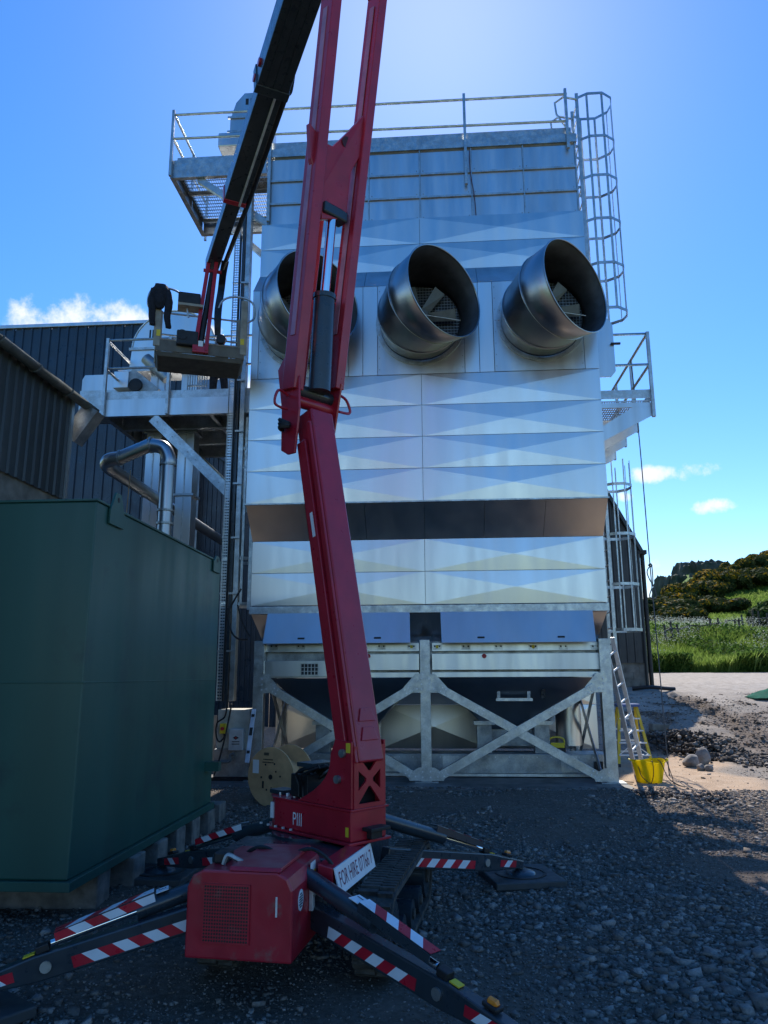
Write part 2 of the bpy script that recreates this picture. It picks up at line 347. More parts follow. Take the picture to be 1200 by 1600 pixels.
# ------------------------------------------------------------------ scattered stones
ico_v = np.array([(a, b_, c_) for a in (-1, 1) for b_ in (-1, 1) for c_ in (-1, 1)])*.62
ico_f = np.array([(0, 1, 3), (0, 3, 2), (4, 6, 7), (4, 7, 5), (0, 4, 5), (0, 5, 1), (2, 3, 7), (2, 7, 6), (0, 2, 6), (0, 6, 4), (1, 5, 7), (1, 7, 3)]); NVS = 8
def stones(name, x, y, size, zoff, m, flat=(.35, .75), zadd=None, seed=0, label=None, tint=True, kind='stuff'):
    r = np.random.default_rng(seed); n = len(x); V = np.repeat(ico_v[None], n, 0)*(.45+.85*r.random((n, NVS, 3)))
    V[:, :, 0] *= r.uniform(.7, 1.45, (n, 1)); V[:, :, 1] *= r.uniform(.6, 1.1, (n, 1)); V[:, :, 2] *= r.uniform(*flat, (n, 1))
    ax = r.uniform(-.6, .6, n); V2 = V.copy(); V2[:, :, 1] = V[:, :, 1]*np.cos(ax)[:, None]-V[:, :, 2]*np.sin(ax)[:, None]; V2[:, :, 2] = V[:, :, 1]*np.sin(ax)[:, None]+V[:, :, 2]*np.cos(ax)[:, None]
    az_ = r.uniform(0, 6.28, n); cx, sx = np.cos(az_)[:, None], np.sin(az_)[:, None]; V = V2.copy(); V[:, :, 0] = V2[:, :, 0]*cx-V2[:, :, 1]*sx; V[:, :, 1] = V2[:, :, 0]*sx+V2[:, :, 1]*cx
    V *= size[:, None, None]; z = gh(x, y) + (0 if zadd is None else zadd)
    V[:, :, 0] += x[:, None]; V[:, :, 1] += y[:, None]; V[:, :, 2] += (z + zoff*size)[:, None]
    F = (ico_f[None]+np.arange(n)[:, None, None]*NVS).reshape(-1, 3); me = bpy.data.meshes.new(name)
    me.vertices.add(n*NVS); me.vertices.foreach_set('co', V.ravel()); me.loops.add(len(F)*3); me.loops.foreach_set('vertex_index', F.ravel()); me.polygons.add(len(F)); me.polygons.foreach_set('loop_start', np.arange(len(F))*3)
    me.update(calc_edges=True)
    a = me.attributes.new('tint', 'FLOAT', 'POINT'); a.data.foreach_set('value', np.repeat(r.random(n), NVS).astype(np.float32))
    me.materials.append(m); o = bpy.data.objects.new(name, me); COL.objects.link(o)
    if kind: o['kind'] = kind
    return o
def stone_mat(name, a_, b_, c_):
    m = bpy.data.materials.new(name); m.use_nodes = True; t = m.node_tree; b = t.nodes['Principled BSDF']; at = t.nodes.new('ShaderNodeAttribute'); at.attribute_name = 'tint'
    cr = t.nodes.new('ShaderNodeValToRGB'); t.links.new(at.outputs['Fac'], cr.inputs[0]); e = cr.color_ramp.elements; e[0].color = (*a_, 1); e[1].color = (*c_, 1); k = e.new(.6); k.color = (*b_, 1)
    n = t.nodes.new('ShaderNodeTexNoise'); n.inputs['Scale'].default_value = 60; n.inputs['Detail'].default_value = 5; x = t.nodes.new('ShaderNodeTexCoord'); t.links.new(x.outputs['Object'], n.inputs[0])
    mx = t.nodes.new('ShaderNodeMix'); mx.data_type = 'RGBA'; mx.blend_type = 'OVERLAY'; mx.inputs[0].default_value = .6; t.links.new(cr.outputs[0], mx.inputs[6]); t.links.new(n.outputs[0], mx.inputs[7]); t.links.new(mx.outputs[2], b.inputs['Base Color'])
    b.inputs['Roughness'].default_value = .9; b.inputs['Specular IOR Level'].default_value = .25
    bp = t.nodes.new('ShaderNodeBump'); bp.inputs['Strength'].default_value = .4; bp.inputs['Distance'].default_value = .01; t.links.new(n.outputs[0], bp.inputs['Height']); t.links.new(bp.outputs[0], b.inputs['Normal'])
    return m
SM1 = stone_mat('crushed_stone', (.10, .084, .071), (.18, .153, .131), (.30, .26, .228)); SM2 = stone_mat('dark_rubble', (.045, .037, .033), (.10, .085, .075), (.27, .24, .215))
n = 140000; x = rng.uniform(-4.5, 6.0, n); y = 2.6+9.0*rng.random(n)**1.1
den = .46 + vnoise(x, y, 1.5, 21)*1.5 + vnoise(x, y, .5, 22)*.8 + .7*smoothstep(.2, 1.6, x)*(1-smoothstep(4.3, 6.5, y))
keep = rng.random(n) < den; x, y = x[keep], y[keep]
size = np.clip(rng.lognormal(-4.35, .58, len(x)), .005, .05)*(1+.45*smoothstep(.3, 1.6, x)*(1-smoothstep(4.5, 6.5, y)))
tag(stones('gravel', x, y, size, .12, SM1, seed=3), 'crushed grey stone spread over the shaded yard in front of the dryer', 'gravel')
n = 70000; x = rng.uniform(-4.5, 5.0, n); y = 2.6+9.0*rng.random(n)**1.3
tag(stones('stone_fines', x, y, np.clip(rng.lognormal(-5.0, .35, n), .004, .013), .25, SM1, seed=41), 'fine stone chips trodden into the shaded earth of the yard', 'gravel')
n = 26000; x = rng.uniform(2.8, 12, n); y = rng.uniform(10.5, 24, n); keep = rng.random(n) < np.clip(.3+vnoise(x, y, 1.3, 31)*1.5, 0, 1)*(1-.88*(x < 4.9)*(y > 10.6)*(y < 15.8)); x, y = x[keep], y[keep]
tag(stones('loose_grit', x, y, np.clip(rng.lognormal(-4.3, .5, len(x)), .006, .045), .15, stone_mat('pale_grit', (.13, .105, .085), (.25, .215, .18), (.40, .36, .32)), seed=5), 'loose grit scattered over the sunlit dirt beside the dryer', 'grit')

# ------------------------------------------------------------------ grain dryer
D, XL, XR, XM = 11.60, -3.05, 2.65, -.21
DU, DB, DP, DBK = 12.03, 12.12, 12.65, 15.4
Z1, Z2, Z0, ZU, ZT, Z3, Z4 = 4.287, 6.401, 8.005, 8.513, 9.538, 3.763, 2.703
dryer = thing('grain_dryer', 'tall galvanised grain dryer tower with three fan cowls and sloped steel hoppers', 'grain dryer', (-.2, 13.5, 0))
core = MB()
core.box(XL+.03, XR-.03, D+.03, DBK, Z1+.02, Z0)                       # body shell behind the sheets
core.box(XL+.03, XR-.03, DU+.03, DBK, Z0, ZT-.01)
core.box(XL+.03, XR-.03, DB+.03, DBK, Z4+.02, Z1+.02)
core.box(XL+.06, XR-.06, DP+.03, DBK-.1, ZT-.01, 11.40)
core.build('body_shell', GALVD, dryer)
def xpanel(x0, x1, z0, z1, y, amp=.0185, m=PANEL):
    g = .004; x0 += g; x1 -= g; z0 += g; z1 -= g; xm, zm = (x0+x1)/2, (z0+z1)/2
    a = amp*random.uniform(.85, 1.15)
    vs_ = [(x0, y, z0), (x1, y, z0), (x1, y, z1), (x0, y, z1), (xm+random.uniform(-.02, .02), y-a, zm), (x0, y+.028, z0), (x1, y+.028, z0), (x1, y+.028, z1), (x0, y+.028, z1)]
    return MB().add(vs_, [(0, 1, 4), (1, 2, 4), (2, 3, 4), (3, 0, 4), (0, 5, 6, 1), (1, 6, 7, 2), (2, 7, 8, 3), (3, 8, 5, 0)]).build('panel', m, dryer)
rows = [(Z1+(Z2-Z1)*i/4, Z1+(Z2-Z1)*(i+1)/4, D) for i in range(4)] + [(ZU, (ZU+ZT)/2, DU), ((ZU+ZT)/2, ZT, DU), (Z4, (Z4+Z3)/2, DB), ((Z4+Z3)/2, Z3, DB)]
for (z0, z1, y) in rows:
    xpanel(XL, XM, z0, z1, y); xpanel(XM, XR, z0, z1, y)
# side sheets (left and right flanks), each row a cross-broken sheet
def spanel(x, y0, y1, z0, z1, s):
    g = .004
    vs_ = [(x, y0+g, z0+g), (x, y1-g, z0+g), (x, y1-g, z1-g), (x, y0+g, z1-g), (x+s*.024, (y0+y1)/2, (z0+z1)/2), (x-s*.028, y0+g, z0+g), (x-s*.028, y1-g, z0+g), (x-s*.028, y1-g, z1-g), (x-s*.028, y0+g, z1-g)]
    MB().add(vs_, [(0, 1, 4), (1, 2, 4), (2, 3, 4), (3, 0, 4), (0, 5, 6, 1), (1, 6, 7, 2), (2, 7, 8, 3), (3, 8, 5, 0)]).build('panel', PANEL, dryer)
for x, s in ((XL, -1), (XR, 1)):
    for i in range(7): spanel(x, D+.03, DBK, Z1+(Z2-Z1)/4*i, Z1+(Z2-Z1)/4*(i+1), s)
    spanel(x, DU+.03, DBK, ZU, (ZU+ZT)/2, s); spanel(x, DU+.03, DBK, (ZU+ZT)/2, ZT, s)
    spanel(x, DB+.03, DBK, Z4, (Z4+Z3)/2, s); spanel(x, DB+.03, DBK, (Z4+Z3)/2, Z3, s)
# sloped shoulder above the fans, sloped soffit below the body
e = .006
for i in range(6):
    xa, xb = XL+(XR-XL)*i/6+.003, XL+(XR-XL)*(i+1)/6-.003
    MB().prism([(xa, D-.004, Z0), (xa, DU-.004, ZU), (xa, DU+.2, ZU-.02), (xa, D+.03, Z0-.01)], (xb-xa, 0, 0)).build('shoulder_sheet', PANEL2, dryer)
    MB().prism([(xa, D-.002, Z1-.004), (xa, D+.08, Z1-.004), (xa, DB+.10, Z3+.002), (xa, DB-.002, Z3+.002)], (xb-xa, 0, 0)).build('soffit_sheet', PANEL, dryer)
tr = MB(); tr.box(XL-.012, XR+.012, D-.03, D+.02, Z1-.026, Z1-.003)
for i in range(40): xx = XL+.07+i*(XR-XL-.14)/39; tr.cyl((xx, D-.036, Z1-.014), (xx, D-.03, Z1-.014), .009, 6)
tr.build('drip_trim', GALV, dryer)
# fan section: bolted square fan plates and narrow filler sheets
fx = [PY(p, 520, D).x for p in (405, 545, 567, 590, 725, 748, 771, 911)]
xs_ = [XL]+fx+[XR]; FANX = []
for i in range(len(xs_)-1):
    a, b_ = xs_[i]+.004, xs_[i+1]-.004
    fan = i in (1, 4, 7)
    o = MB().box(a, b_, D-(.004 if fan else 0), D+.025, Z2+.006, Z0-.004).build('fan_plate' if fan else 'filler_sheet', PANEL2 if fan else PANEL, dryer, bevel=.002)
    if fan:
        FANX.append((a+b_)/2 + (.07 if i == 7 else 0)); q = MB()
        for zz in np.arange(Z2+.1, Z0, .2):
            for xx in (a+.03, b_-.03): q.cyl((xx, D-.012, zz), (xx, D-.004, zz), .008, 6)
        q.build('rivet_row', GALVD, o)
# fan cowls: segmented 45 degree elbows turned to the right
FZ = PY(652, 506, D).z
def cowl(xc):
    R0 = .665; path = []; yaw = 0
    p = Vector((xc, D-.006, FZ)); path = [(p.copy(), 0.)]
    p = p + Vector((0, -.30, 0)); path.append((p.copy(), rad(11)))
    for ang, ln in ((22, .40), (44, .36)):
        d = Vector((math.sin(rad(ang)), -math.cos(rad(ang)), .10)).normalized(); p = p+d*ln; path.append((p.copy(), rad(33 if ang == 22 else 44)))
    n = 48; vs_ = []; rr = [R0, R0+.02, R0+.065, R0+.10]
    for (c_, a), r in zip(path, rr):
        X_ = Vector((math.cos(a), math.sin(a), 0)); d = Vector((math.sin(a), -math.cos(a), .10)); Zv = X_.cross(d).normalized(); Zv = Zv if Zv.z > 0 else -Zv
        vs_.append([c_+X_*(math.cos(2*math.pi*j/n)*r)+Zv*(math.sin(2*math.pi*j/n)*r) for j in range(n)])
    m = MB(); V = [v for r_ in vs_ for v in r_]; m.add(V, [(i*n+j, i*n+(j+1) % n, (i+1)*n+(j+1) % n, (i+1)*n+j) for i in range(3) for j in range(n)])
    o = m.build('fan_cowl', DUCT, dryer, smooth=True, ang=60)
    o.data.materials.append(mat('shaded_duct_lining', (.05, .055, .06), .6, .4)); sd = o.modifiers.new('sheet', 'SOLIDIFY'); sd.thickness = .006; sd.offset = -1; sd.material_offset = 1  # dull inner faces, coloured dark to stand for the shade inside the cowl
    for k, r in ((1, rr[1]), (2, rr[2])):               # raised seams at the mitres, rolled lip at the mouth
        MB().tube([v+(v-path[k][0]).normalized()*.004 for v in vs_[k]], .009, 6, closed=True).build('seam', DUCT, o, smooth=True)
    MB().tube(vs_[3], .012, 8, closed=True).build('lip', DUCT, o, smooth=True)
    fl = MB().ring((xc, D-.03, FZ), (0, 1, 0), R0+.003, R0+.075, .024, 48); 
    for j in range(24): a = 2*math.pi*j/24; c_ = Vector((xc+math.cos(a)*(R0+.04), D-.03, FZ+math.sin(a)*(R0+.04))); fl.cyl(c_+Vector((0, -.014, 0)), c_, .012, 6)
    fl.build('flange', GALV, o, smooth=True)
    sm = MB().tube([vs_[2][14]+Vector((0, 0, .004)), vs_[3][14]+Vector((0, 0, .004))], .008, 6); sm.build('lap_seam', DUCT, o)
    MB().ring((xc, D-.008, FZ), (0, 1, 0), .01, R0, .004, 40).build('fan_backing', DARKIN, o)
    gd = MB(); yg = D-.05
    for k in np.arange(-.60, .61, .05):
        h = math.sqrt(max(0, .64**2-k*k)); gd.tube([(xc+k, yg, FZ-h), (xc+k, yg, FZ+h)], .003, 4, caps=False); gd.tube([(xc-h, yg-.006, FZ+k), (xc+h, yg-.006, FZ+k)], .003, 4, caps=False)
    gd.build('wire_guard', GALVD, o)
    fan = MB().cyl((xc, D-.30, FZ), (xc, D-.10, FZ), .13, 20).build('fan_hub', BLADE, o, smooth=True)
    a0 = random.random()
    for k in range(7):
        a = a0+2*math.pi*k/7; d = Vector((math.cos(a), 0, math.sin(a))); tn = Vector((-math.sin(a), 0, math.cos(a)))
        c1 = (tn*.8+Vector((0, -.6, 0))).normalized(); c2 = (tn*.93+Vector((0, -.36, 0))).normalized(); b0 = Vector((xc, D-.2, FZ))
        P = [b0+d*.12-c1*.07, b0+d*.12+c1*.07, b0+d*.58+c2*.10, b0+d*.58-c2*.10]
        MB().prism(P, c1.cross(d)*.012).build('fan_blade', BLADE, o)
    st = MB()
    for a in (rad(-62), rad(-10), rad(-108)): st.cyl((xc, D-.34, FZ), (xc+math.cos(a)*.66, D-.30, FZ+math.sin(a)*.66), .007, 6)
    st.build('stay_wire', ALU, o)
for xc in FANX: cowl(xc)
# penthouse: flat sheets between cover strips
nc = 6; zr = [ZT+.0, 9.88, 10.37, 10.86, 11.36]
for i in range(nc):
    xa, xb = XL-.06+(XR+.12-XL)*i/nc, XL-.06+(XR+.12-XL)*(i+1)/nc
    for j in range(4):
        o = MB().box(xa+.012, xb-.012, DP, DP+.02, zr[j]+.012, zr[j+1]-.03).build('penthouse_sheet', PANEL2, dryer, bevel=.003)
        if j in (1, 2, 3):
            MB().box(xa+.012, xb-.012, DP-.035, DP+.03, zr[j]-.028, zr[j]+.01).build('lap_flange', GALV, dryer)
            q = MB(); [q.cyl((xx, DP-.008, zz), (xx, DP, zz), .010, 6) for xx in (xa+.06, xb-.06) for zz in (zr[j]+.07,)]; q.build('bolt_pair', GALVD, o)
for i in range(nc+1):
    xa = XL-.06+(XR+.12-XL)*i/nc; MB().box(xa-.010, xa+.010, DP-.022, DP+.03, ZT, 11.36).build('cover_strip', GALV, dryer)
MB().channel((XL-.1, DP-.03, 11.46), (XR+.1, DP-.03, 11.46), .10, .17, .01, flip=-1).build('roof_edge_channel', GALV, dryer)
MB().box(XL-.08, XR+.08, DP+.02, DBK-.08, 11.36, 11.40).build('roof_sheet', PANEL2, dryer)
MB().bar((XL-.1, DP+.04, 11.66), (XR+.02, DP+.04, 11.66), .012, .15).build('toe_board', GALV, dryer)
# ledge, hopper throat, flaps
MB().box(XL-.01, XR+.01, DB-.045, DB+.06, Z4-.135, Z4-.012).build('ledge_beam', GALV, dryer, bevel=.004)
zl = Z4-.14
MB().prism([(XL+.02, DB, zl), (XR-.02, DB, zl), (XR-.16, DB+.32, zl-.48), (XL+.18, DB+.32, zl-.48)], (0, .9, 0)).build('hopper_throat', PANEL, dryer)
for (a, b_, c_, d_) in (((418, 962), (640, 958.5), (641, 1003.5), (410, 1006.5)), ((688, 957.5), (926, 955), (931.5, 1003.5), (690, 1003.5))):
    yt, yb = DB-.055, DB-.21; A, B_ = PY(*a, yt), PY(*b_, yt); C_, D_ = PY(*c_, yb), PY(*d_, yb); A.z = B_.z = zl+.015; C_.z = D_.z = (C_.z+D_.z)/2
    nrm = (B_-A).cross(D_-A).normalized()*.02; nrm = nrm if nrm.y > 0 else -nrm
    o = MB().prism([A, B_, C_, D_], nrm).build('inspection_flap', mat('dull_flap_sheet', (.60, .60, .62), .46, 1., .05, 2., streak=True, rvar=.05), dryer, bevel=.003)
    for f in (.26, .78):
        p = D_.lerp(C_, f).lerp(A.lerp(B_, f), .16); ux = (C_-D_).normalized(); uz = (A-D_).normalized()
        MB().obox(p-nrm*.2, ux*.055, uz*.014, nrm*.35).build('handle', BLACK, o, bevel=.006)
# framed discharge section and legs
YF = DB
def zpx(py, y=YF, px=760): return PY(px, py, y).z
LEGX = [(PY(395, 1100, YF).x, PY(411, 1100, YF).x), (PY(657, 1100, YF).x, PY(673, 1100, YF).x), (PY(941, 1100, YF).x, PY(959, 1100, YF).x)]
ztop = zpx(999)
for k, (a, b_) in enumerate(LEGX):
    m = MB(); zb = 0.
    m.box(a, b_, YF-.02, YF-.008, zb, ztop); m.box(a, a+.012, YF-.0075, YF+.14, zb, ztop); m.box(b_-.012, b_, YF-.0075, YF+.14, zb, ztop)
    lg = m.build('leg', GALV, dryer, bevel=.003)
    ft = MB().box(a-.10, b_+.10, YF-.10, YF+.2, .0, .018); ft.build('foot_plate', GALVD, lg)
    # gussets
    xm = (a+b_)/2; zg0, zg1, zg2 = zpx(1082), zpx(1064), zpx(1052)
    for s in (-1, 1):
        if (k == 0 and s < 0) or (k == 2 and s > 0): continue
        g = MB().prism([(xm+s*.02, YF-.034, zg0), (xm+s*.30, YF-.034, zg0), (xm+s*.34, YF-.034, zg0+.08), (xm+s*.15, YF-.034, zg2), (xm+s*.02, YF-.034, zg2)], (0, .012, 0)).build('gusset', GALV, lg)
        q = MB()
        for (dx, dz) in ((.06, .05), (.06, .13), (.06, .21), (.13, .06), (.22, .07)): q.cyl((xm+s*dx, YF-.046, zg0+dz), (xm+s*dx, YF-.034, zg0+dz), .015, 6)
        q.build('bolt_group', ALU, g)
        g = MB().prism([(xm+s*.02, YF-.034, .03), (xm+s*.26, YF-.034, .03), (xm+s*.30, YF-.034, .12), (xm+s*.12, YF-.034, .22), (xm+s*.02, YF-.034, .22)], (0, .012, 0)).build('gusset', GALV, lg)
        q = MB()
        for (dx, dz) in ((.06, .06), (.06, .14), (.17, .07), (.22, .10)): q.cyl((xm+s*dx, YF-.046, dz+.02), (xm+s*dx, YF-.034, dz+.02), .014, 6)
        q.build('bolt_group', ALU, g)
def brace(p0, p1, y, wd=.13, parent=dryer, flip=1):
    A, B_ = Vector((p0[0], y, p0[1])), Vector((p1[0], y, p1[1])); d = (B_-A).normalized(); u = Vector((0, -1, 0)).cross(d)
    m = MB(); m.bar(A, B_, wd, .010, (0, -1, 0)); o_ = u*(wd/2-.006)*flip; m.bar(A+o_+Vector((0, .045, 0)), B_+o_+Vector((0, .045, 0)), .011, .078, (0, -1, 0))
    b = m.build('brace', GALV, parent, bevel=.002); q = MB()
    for T, s in ((A, 1), (B_, -1)):
        for k in (.06, .12):
            for w_ in (-.03, .03): c_ = T+d*s*k+u*w_; q.cyl(c_+Vector((0, -.02, 0)), c_+Vector((0, -.004, 0)), .013, 6)
    mid = (A+B_)/2
    for k in (-.04, .04):
        for w_ in (-.03, .03): c_ = A.lerp(B_, .27)+d*k+u*w_; q.cyl(c_+Vector((0, -.014, 0)), c_+Vector((0, -.004, 0)), .011, 6)
    q.build('bolt_group', ALU, b)
lx = [(a+b_)/2 for a, b_ in LEGX]; zA, zB = zpx(1074), .1
for i in (0, 1):
    s0, s1 = lx[i]+.2, lx[i+1]-.2
    brace((s0, zA), (s1, zB), YF-.044, flip=1); brace((s1, zA), (s0, zB), YF-.062, flip=-1)
# trough fascia pieces under the flaps
def fas(px0, px1, py0, py1, y, name, m, th=.03, bev=.003):
    A, B_ = PY(px0, (py0+py1)/2, y).x, PY(px1, (py0+py1)/2, y).x
    return MB().box(A, B_, y, y+th, zpx(py1, y), zpx(py0, y)).build(name, m, dryer, bevel=bev)
MB().box(LEGX[0][0]+.02, LEGX[2][1]-.02, YF+.20, YF+1.6, zpx(1058, YF+.2), zl-.44).build('discharge_box', GALVD, dryer)
for (a, b_) in ((412, 655), (675, 938)):
    fas(a, b_, 1004, 1017, YF+.10, 'label_strip', PANEL2)
    o = fas(a, b_, 1050, 1058, YF+.06, 'lower_rail', PANEL2, .05)
    if a > 500: fas(a, b_, 1021, 1046.5, YF+.05, 'trough_panel', PANEL2, .06)
fas(560, 655, 1021, 1046.5, YF+.05, 'trough_panel', PANEL2, .06)
vp = fas(411, 516, 1031, 1056, YF+.02, 'vent_panel', PANEL2, .08); q = MB()
A, B_ = PY(470, 1044, YF), PY(497, 1044, YF); za, zb = zpx(1053.5), zpx(1035.5)
MB().box(A.x, B_.x, YF+.016, YF+.019, za, zb).build('vent_opening', DARKIN, vp)
for i in range(6): xx = A.x+(B_.x-A.x)*i/5; q.box(xx-.006, xx+.006, YF+.004, YF+.014, za, zb)
for i in range(4): zz = za+(zb-za)*i/3; q.box(A.x-.006, B_.x+.006, YF+.008, YF+.0155, zz-.005, zz+.005)
q.build('vent_grid', GALV, vp)
for px in (575.5, 756.5): p = PY(px, 1025, YF+.05); MB().cyl(p+Vector((0, -.03, 0)), p, .035, 16).build('red_plug', REDINK, dryer, smooth=True)
for px in (428, 470, 535, 596, 643, 683, 728, 779, 833, 880, 930):
    p = PY(px, 1011, YF+.10); o = MB().box(p.x-.07, p.x+.07, p.y-.006, p.y-.002, p.z-.04, p.z+.035).build('cover_plate', GALV, dryer)
    MB().box(p.x-.05, p.x-.025, p.y-.009, p.y-.0065, p.z+.0, p.z+.025).build('slot', BLACK, o); MB().box(p.x+.025, p.x+.05, p.y-.009, p.y-.0065, p.z+.0, p.z+.025).build('slot', BLACK, o)
    if px in (643, 683, 833): MB().box(p.x-.022, p.x+.022, p.y-.009, p.y-.0065, p.z-.02, p.z+.03).build('warning_label', YEL, o)
# hoppers
zh0, zh1 = zpx(1059), zpx(1140, 13.0)
for (a, b_) in ((425, 648), (682, 932)):
    A, B_ = PY(a, 1059, YF+.15).x, PY(b_, 1059, YF+.15).x; mx = (A+B_)/2
    V = [(A, YF+.15, zh0), (B_, YF+.15, zh0), (B_, 15.0, zh0), (A, 15.0, zh0), (mx-.42, 13.1, zh1), (mx+.42, 13.1, zh1), (mx+.42, 13.9, zh1), (mx-.42, 13.9, zh1)]
    h = MB().add(V, [(0, 1, 5, 4), (1, 2, 6, 5), (2, 3, 7, 6), (3, 0, 4, 7), (4, 5, 6, 7), (3, 2, 1, 0)]).build('hopper', DUCT, dryer)
    MB().box(mx-.36, mx+.36, 13.15, 13.85, .45, zh1+.02).build('outlet_spout', GALVD, h)
    if a > 600:
        f = lambda px, py: PY(px, py, 12.5)
        for py in (1064, 1077, 1093): MB().bar(f(775, py), f(832, py), .05, .045).build('gear_rail', GALV, h)
        for px in (779, 826): MB().bar(f(px, 1062), f(px, 1095), .05, .04, (0, 1, 0)).build('gear_arm', GALVD, h)
        for k in range(5): p = f(848, 1064+k*6); MB().cyl(p+Vector((0, -.05, 0)), p, .035, 12).build('chain_wheel', BLACK, h)
# rear wall sheets, base conveyor, supports, rear legs
yr = 14.8; xa, xb = PY(430, 1150, yr).x, PY(935, 1150, yr).x
for i in range(3):
    for j in range(2):
        x0_, x1_ = xa+(xb-xa)*i/3, xa+(xb-xa)*(i+1)/3; z0_, z1_ = (.25, 1.05) if j == 0 else (1.05, 1.75); xpanel(x0_, x1_, z0_, z1_, yr, .05, PANEL)
yb = 12.75; bx0, bx1 = PY(425, 1200, yb).x, PY(958, 1200, yb).x; bz0, bz1 = .06, PY(760, 1178, yb).z
cv = MB().box(bx0, bx1-.15, yb, yb+.55, bz0, bz1).build('base_conveyor', GALVD, dryer, bevel=.006)
MB().prism([(bx1-.149, yb+.003, bz0+.002), (bx1-.08, yb+.003, bz0+.002), (bx1, yb+.003, bz0+.12), (bx1+.02, yb+.003, bz1-.1), (bx1-.02, yb+.003, bz1-.005), (bx1-.149, yb+.003, bz1-.005)], (0, .54, 0)).build('conveyor_end', GALV, cv)
for px in (692, 877, 598): p = PY(px, 1200, yb); MB().box(p.x, p.x+.26, yb-.012, yb-.002, bz0+.03, bz1-.03).build('splice_plate', GALV, cv)
p = PY(935, 1197, yb); MB().box(p.x-.07, p.x+.07, yb-.03, yb-.001, p.z-.07, p.z+.07).build('cable_box', BLACK, cv)
q = MB()
for k in range(24): xx = bx0+.1+k*(bx1-bx0-.4)/23; q.cyl((xx, yb-.010, bz0+.25), (xx, yb-.001, bz0+.25), .010, 6)
q.build('bolt_row', ALU, cv)
MB().box(bx0-.05, bx1-.05, yb-.05, yb-.004, bz0-.04, bz0+.0).build('bottom_flange', GALV, cv)
for px in (505, 757, 847):
    p = PY(px, 1160, 12.9); m = MB(); m.box(p.x-.12, p.x+.12, 12.85, 13.05, bz1, PY(px, 1132, 12.9).z); s_ = m.build('support_post', GALVD, dryer, bevel=.004)
    MB().box(p.x-.17, p.x+.17, 12.8, 13.1, PY(px, 1132, 12.9).z, PY(px, 1128, 12.9).z+.02).build('cap_plate', GALV, s_)
for px in (440, 905):
    p = PY(px, 1150, 14.6); MB().channel((p.x, 14.6, 0), (p.x, 14.6, 2.2), .08, .14, .01, (0, 1, 0)).build('rear_leg', GALV, dryer)
for (p0, p1) in (((lx[0]+.06, YF+.2, 1.75), (lx[0]+.06, 14.6, .1)), ((lx[0]+.12, 14.6, 1.75), (lx[0]+.12, YF+.2, .1)), ((lx[2]-.06, YF+.2, 1.75), (lx[2]-.06, 14.6, .1)), ((lx[2]-.12, 14.6, 1.75), (lx[2]-.12, YF+.2, .1))):
    MB().bar(p0, p1, .012, .12, (0, 0, 1)).build('side_brace', GALV, dryer)
for x_ in (lx[0]+.02, lx[2]-.02): MB().channel((x_, 15.2, 0), (x_, 15.2, Z4), .08, .16, .01, (0, 1, 0)).build('rear_leg', GALV, dryer)
# rounded duct seen behind the right bay
p = PY(893, 1140, 13.6); MB().cyl((p.x, 13.9, .4), (p.x, 13.9, 1.7), .22, 20).build('fan_duct', PANEL, dryer, smooth=True)
# concrete slab under the dryer
slab = struct(MB().box(-4.6, 2.75, 11.35, 16.2, -.3, .004).build('concrete_slab', mat('wet_slab', (.10, .095, .09), .5, var=.25, vscale=2.), None))

# ------------------------------------------------------------------ platforms and railings
def rail(parent, pts, r=.024, name='handrail'): return MB().tube(pts, r, 8).build(name, GALV, parent, smooth=True)
def grating(parent, x0, x1, y0, y1, z, st=.045):
    m = MB()
    for x in np.arange(x0, x1, st): m.box(x, x+.005, y0, y1, z-.03, z)
    for y in np.arange(y0, y1, .11): m.box(x0, x1, y, y+.006, z-.022, z-.002)
    return m.build('grating', GALV, parent, kind='stuff')
# upper left platform, with the rail that runs on along the roof edge
ux0 = PY(267, 262, DP).x; uzb, uzt = PY(267, 279, DP).z, PY(267, 252, DP).z; far = PZ(314, 370, uzb)
up = thing('roof_platform', 'galvanised mesh-floored platform with handrails high on the left of the dryer roof', 'platform', (ux0+1, DP+1, uzb))
ux1 = XL-.1; uy1 = min(far.y, 16.2)
MB().channel((ux0, DP-.01, (uzb+uzt)/2), (ux1, DP-.01, (uzb+uzt)/2), .08, uzt-uzb, .012, flip=-1).build('front_beam', GALV, up)
MB().channel((ux0+.006, DP+.02, (uzb+uzt)/2), (ux0+.006, uy1, (uzb+uzt)/2), .08, uzt-uzb-.01, .012, flip=1).build('side_beam', GALV, up)
MB().channel((ux0+.03, uy1, (uzb+uzt)/2), (ux1, uy1, (uzb+uzt)/2), .08, uzt-uzb-.014, .012, flip=1).build('back_beam', GALV, up)
grating(up, ux0+.03, ux1, DP+.03, uy1-.03, uzt-.02)
for yy in (DP+.95, DP+1.9): MB().angle((ux0+.05, yy, uzt-.09), (ux1, yy, uzt-.09), .07, .008).build('joist', GALV, up)
MB().bar((ux0+.55, DP+.1, uzb), (XL-.02, DP+.1, uzb-1.05), .10, .12).build('brace', GALV, up)
MB().bar((ux0+.75, uy1-.2, uzb), (XL-.02, uy1-.2, uzb-1.15), .10, .12).build('brace', GALV, up)
zr1 = PY(268, 182, DP).z; zr2 = PY(268, 219, DP).z; xr1 = PY(885, 147, DP).x
yv = DP-.03
rail(up, [(ux0+.03, yv, zr1), (xr1, yv, PY(885, 149, DP).z)]); rail(up, [(ux0+.03, yv, zr2), (xr1, yv, PY(885, 191, DP).z)], name='midrail')
rail(up, [(ux0+.03, yv, zr1-.01), (ux0+.03, uy1, zr1-.01)]); rail(up, [(ux0+.03, yv, zr2-.01), (ux0+.03, uy1, zr2-.01)], name='midrail')
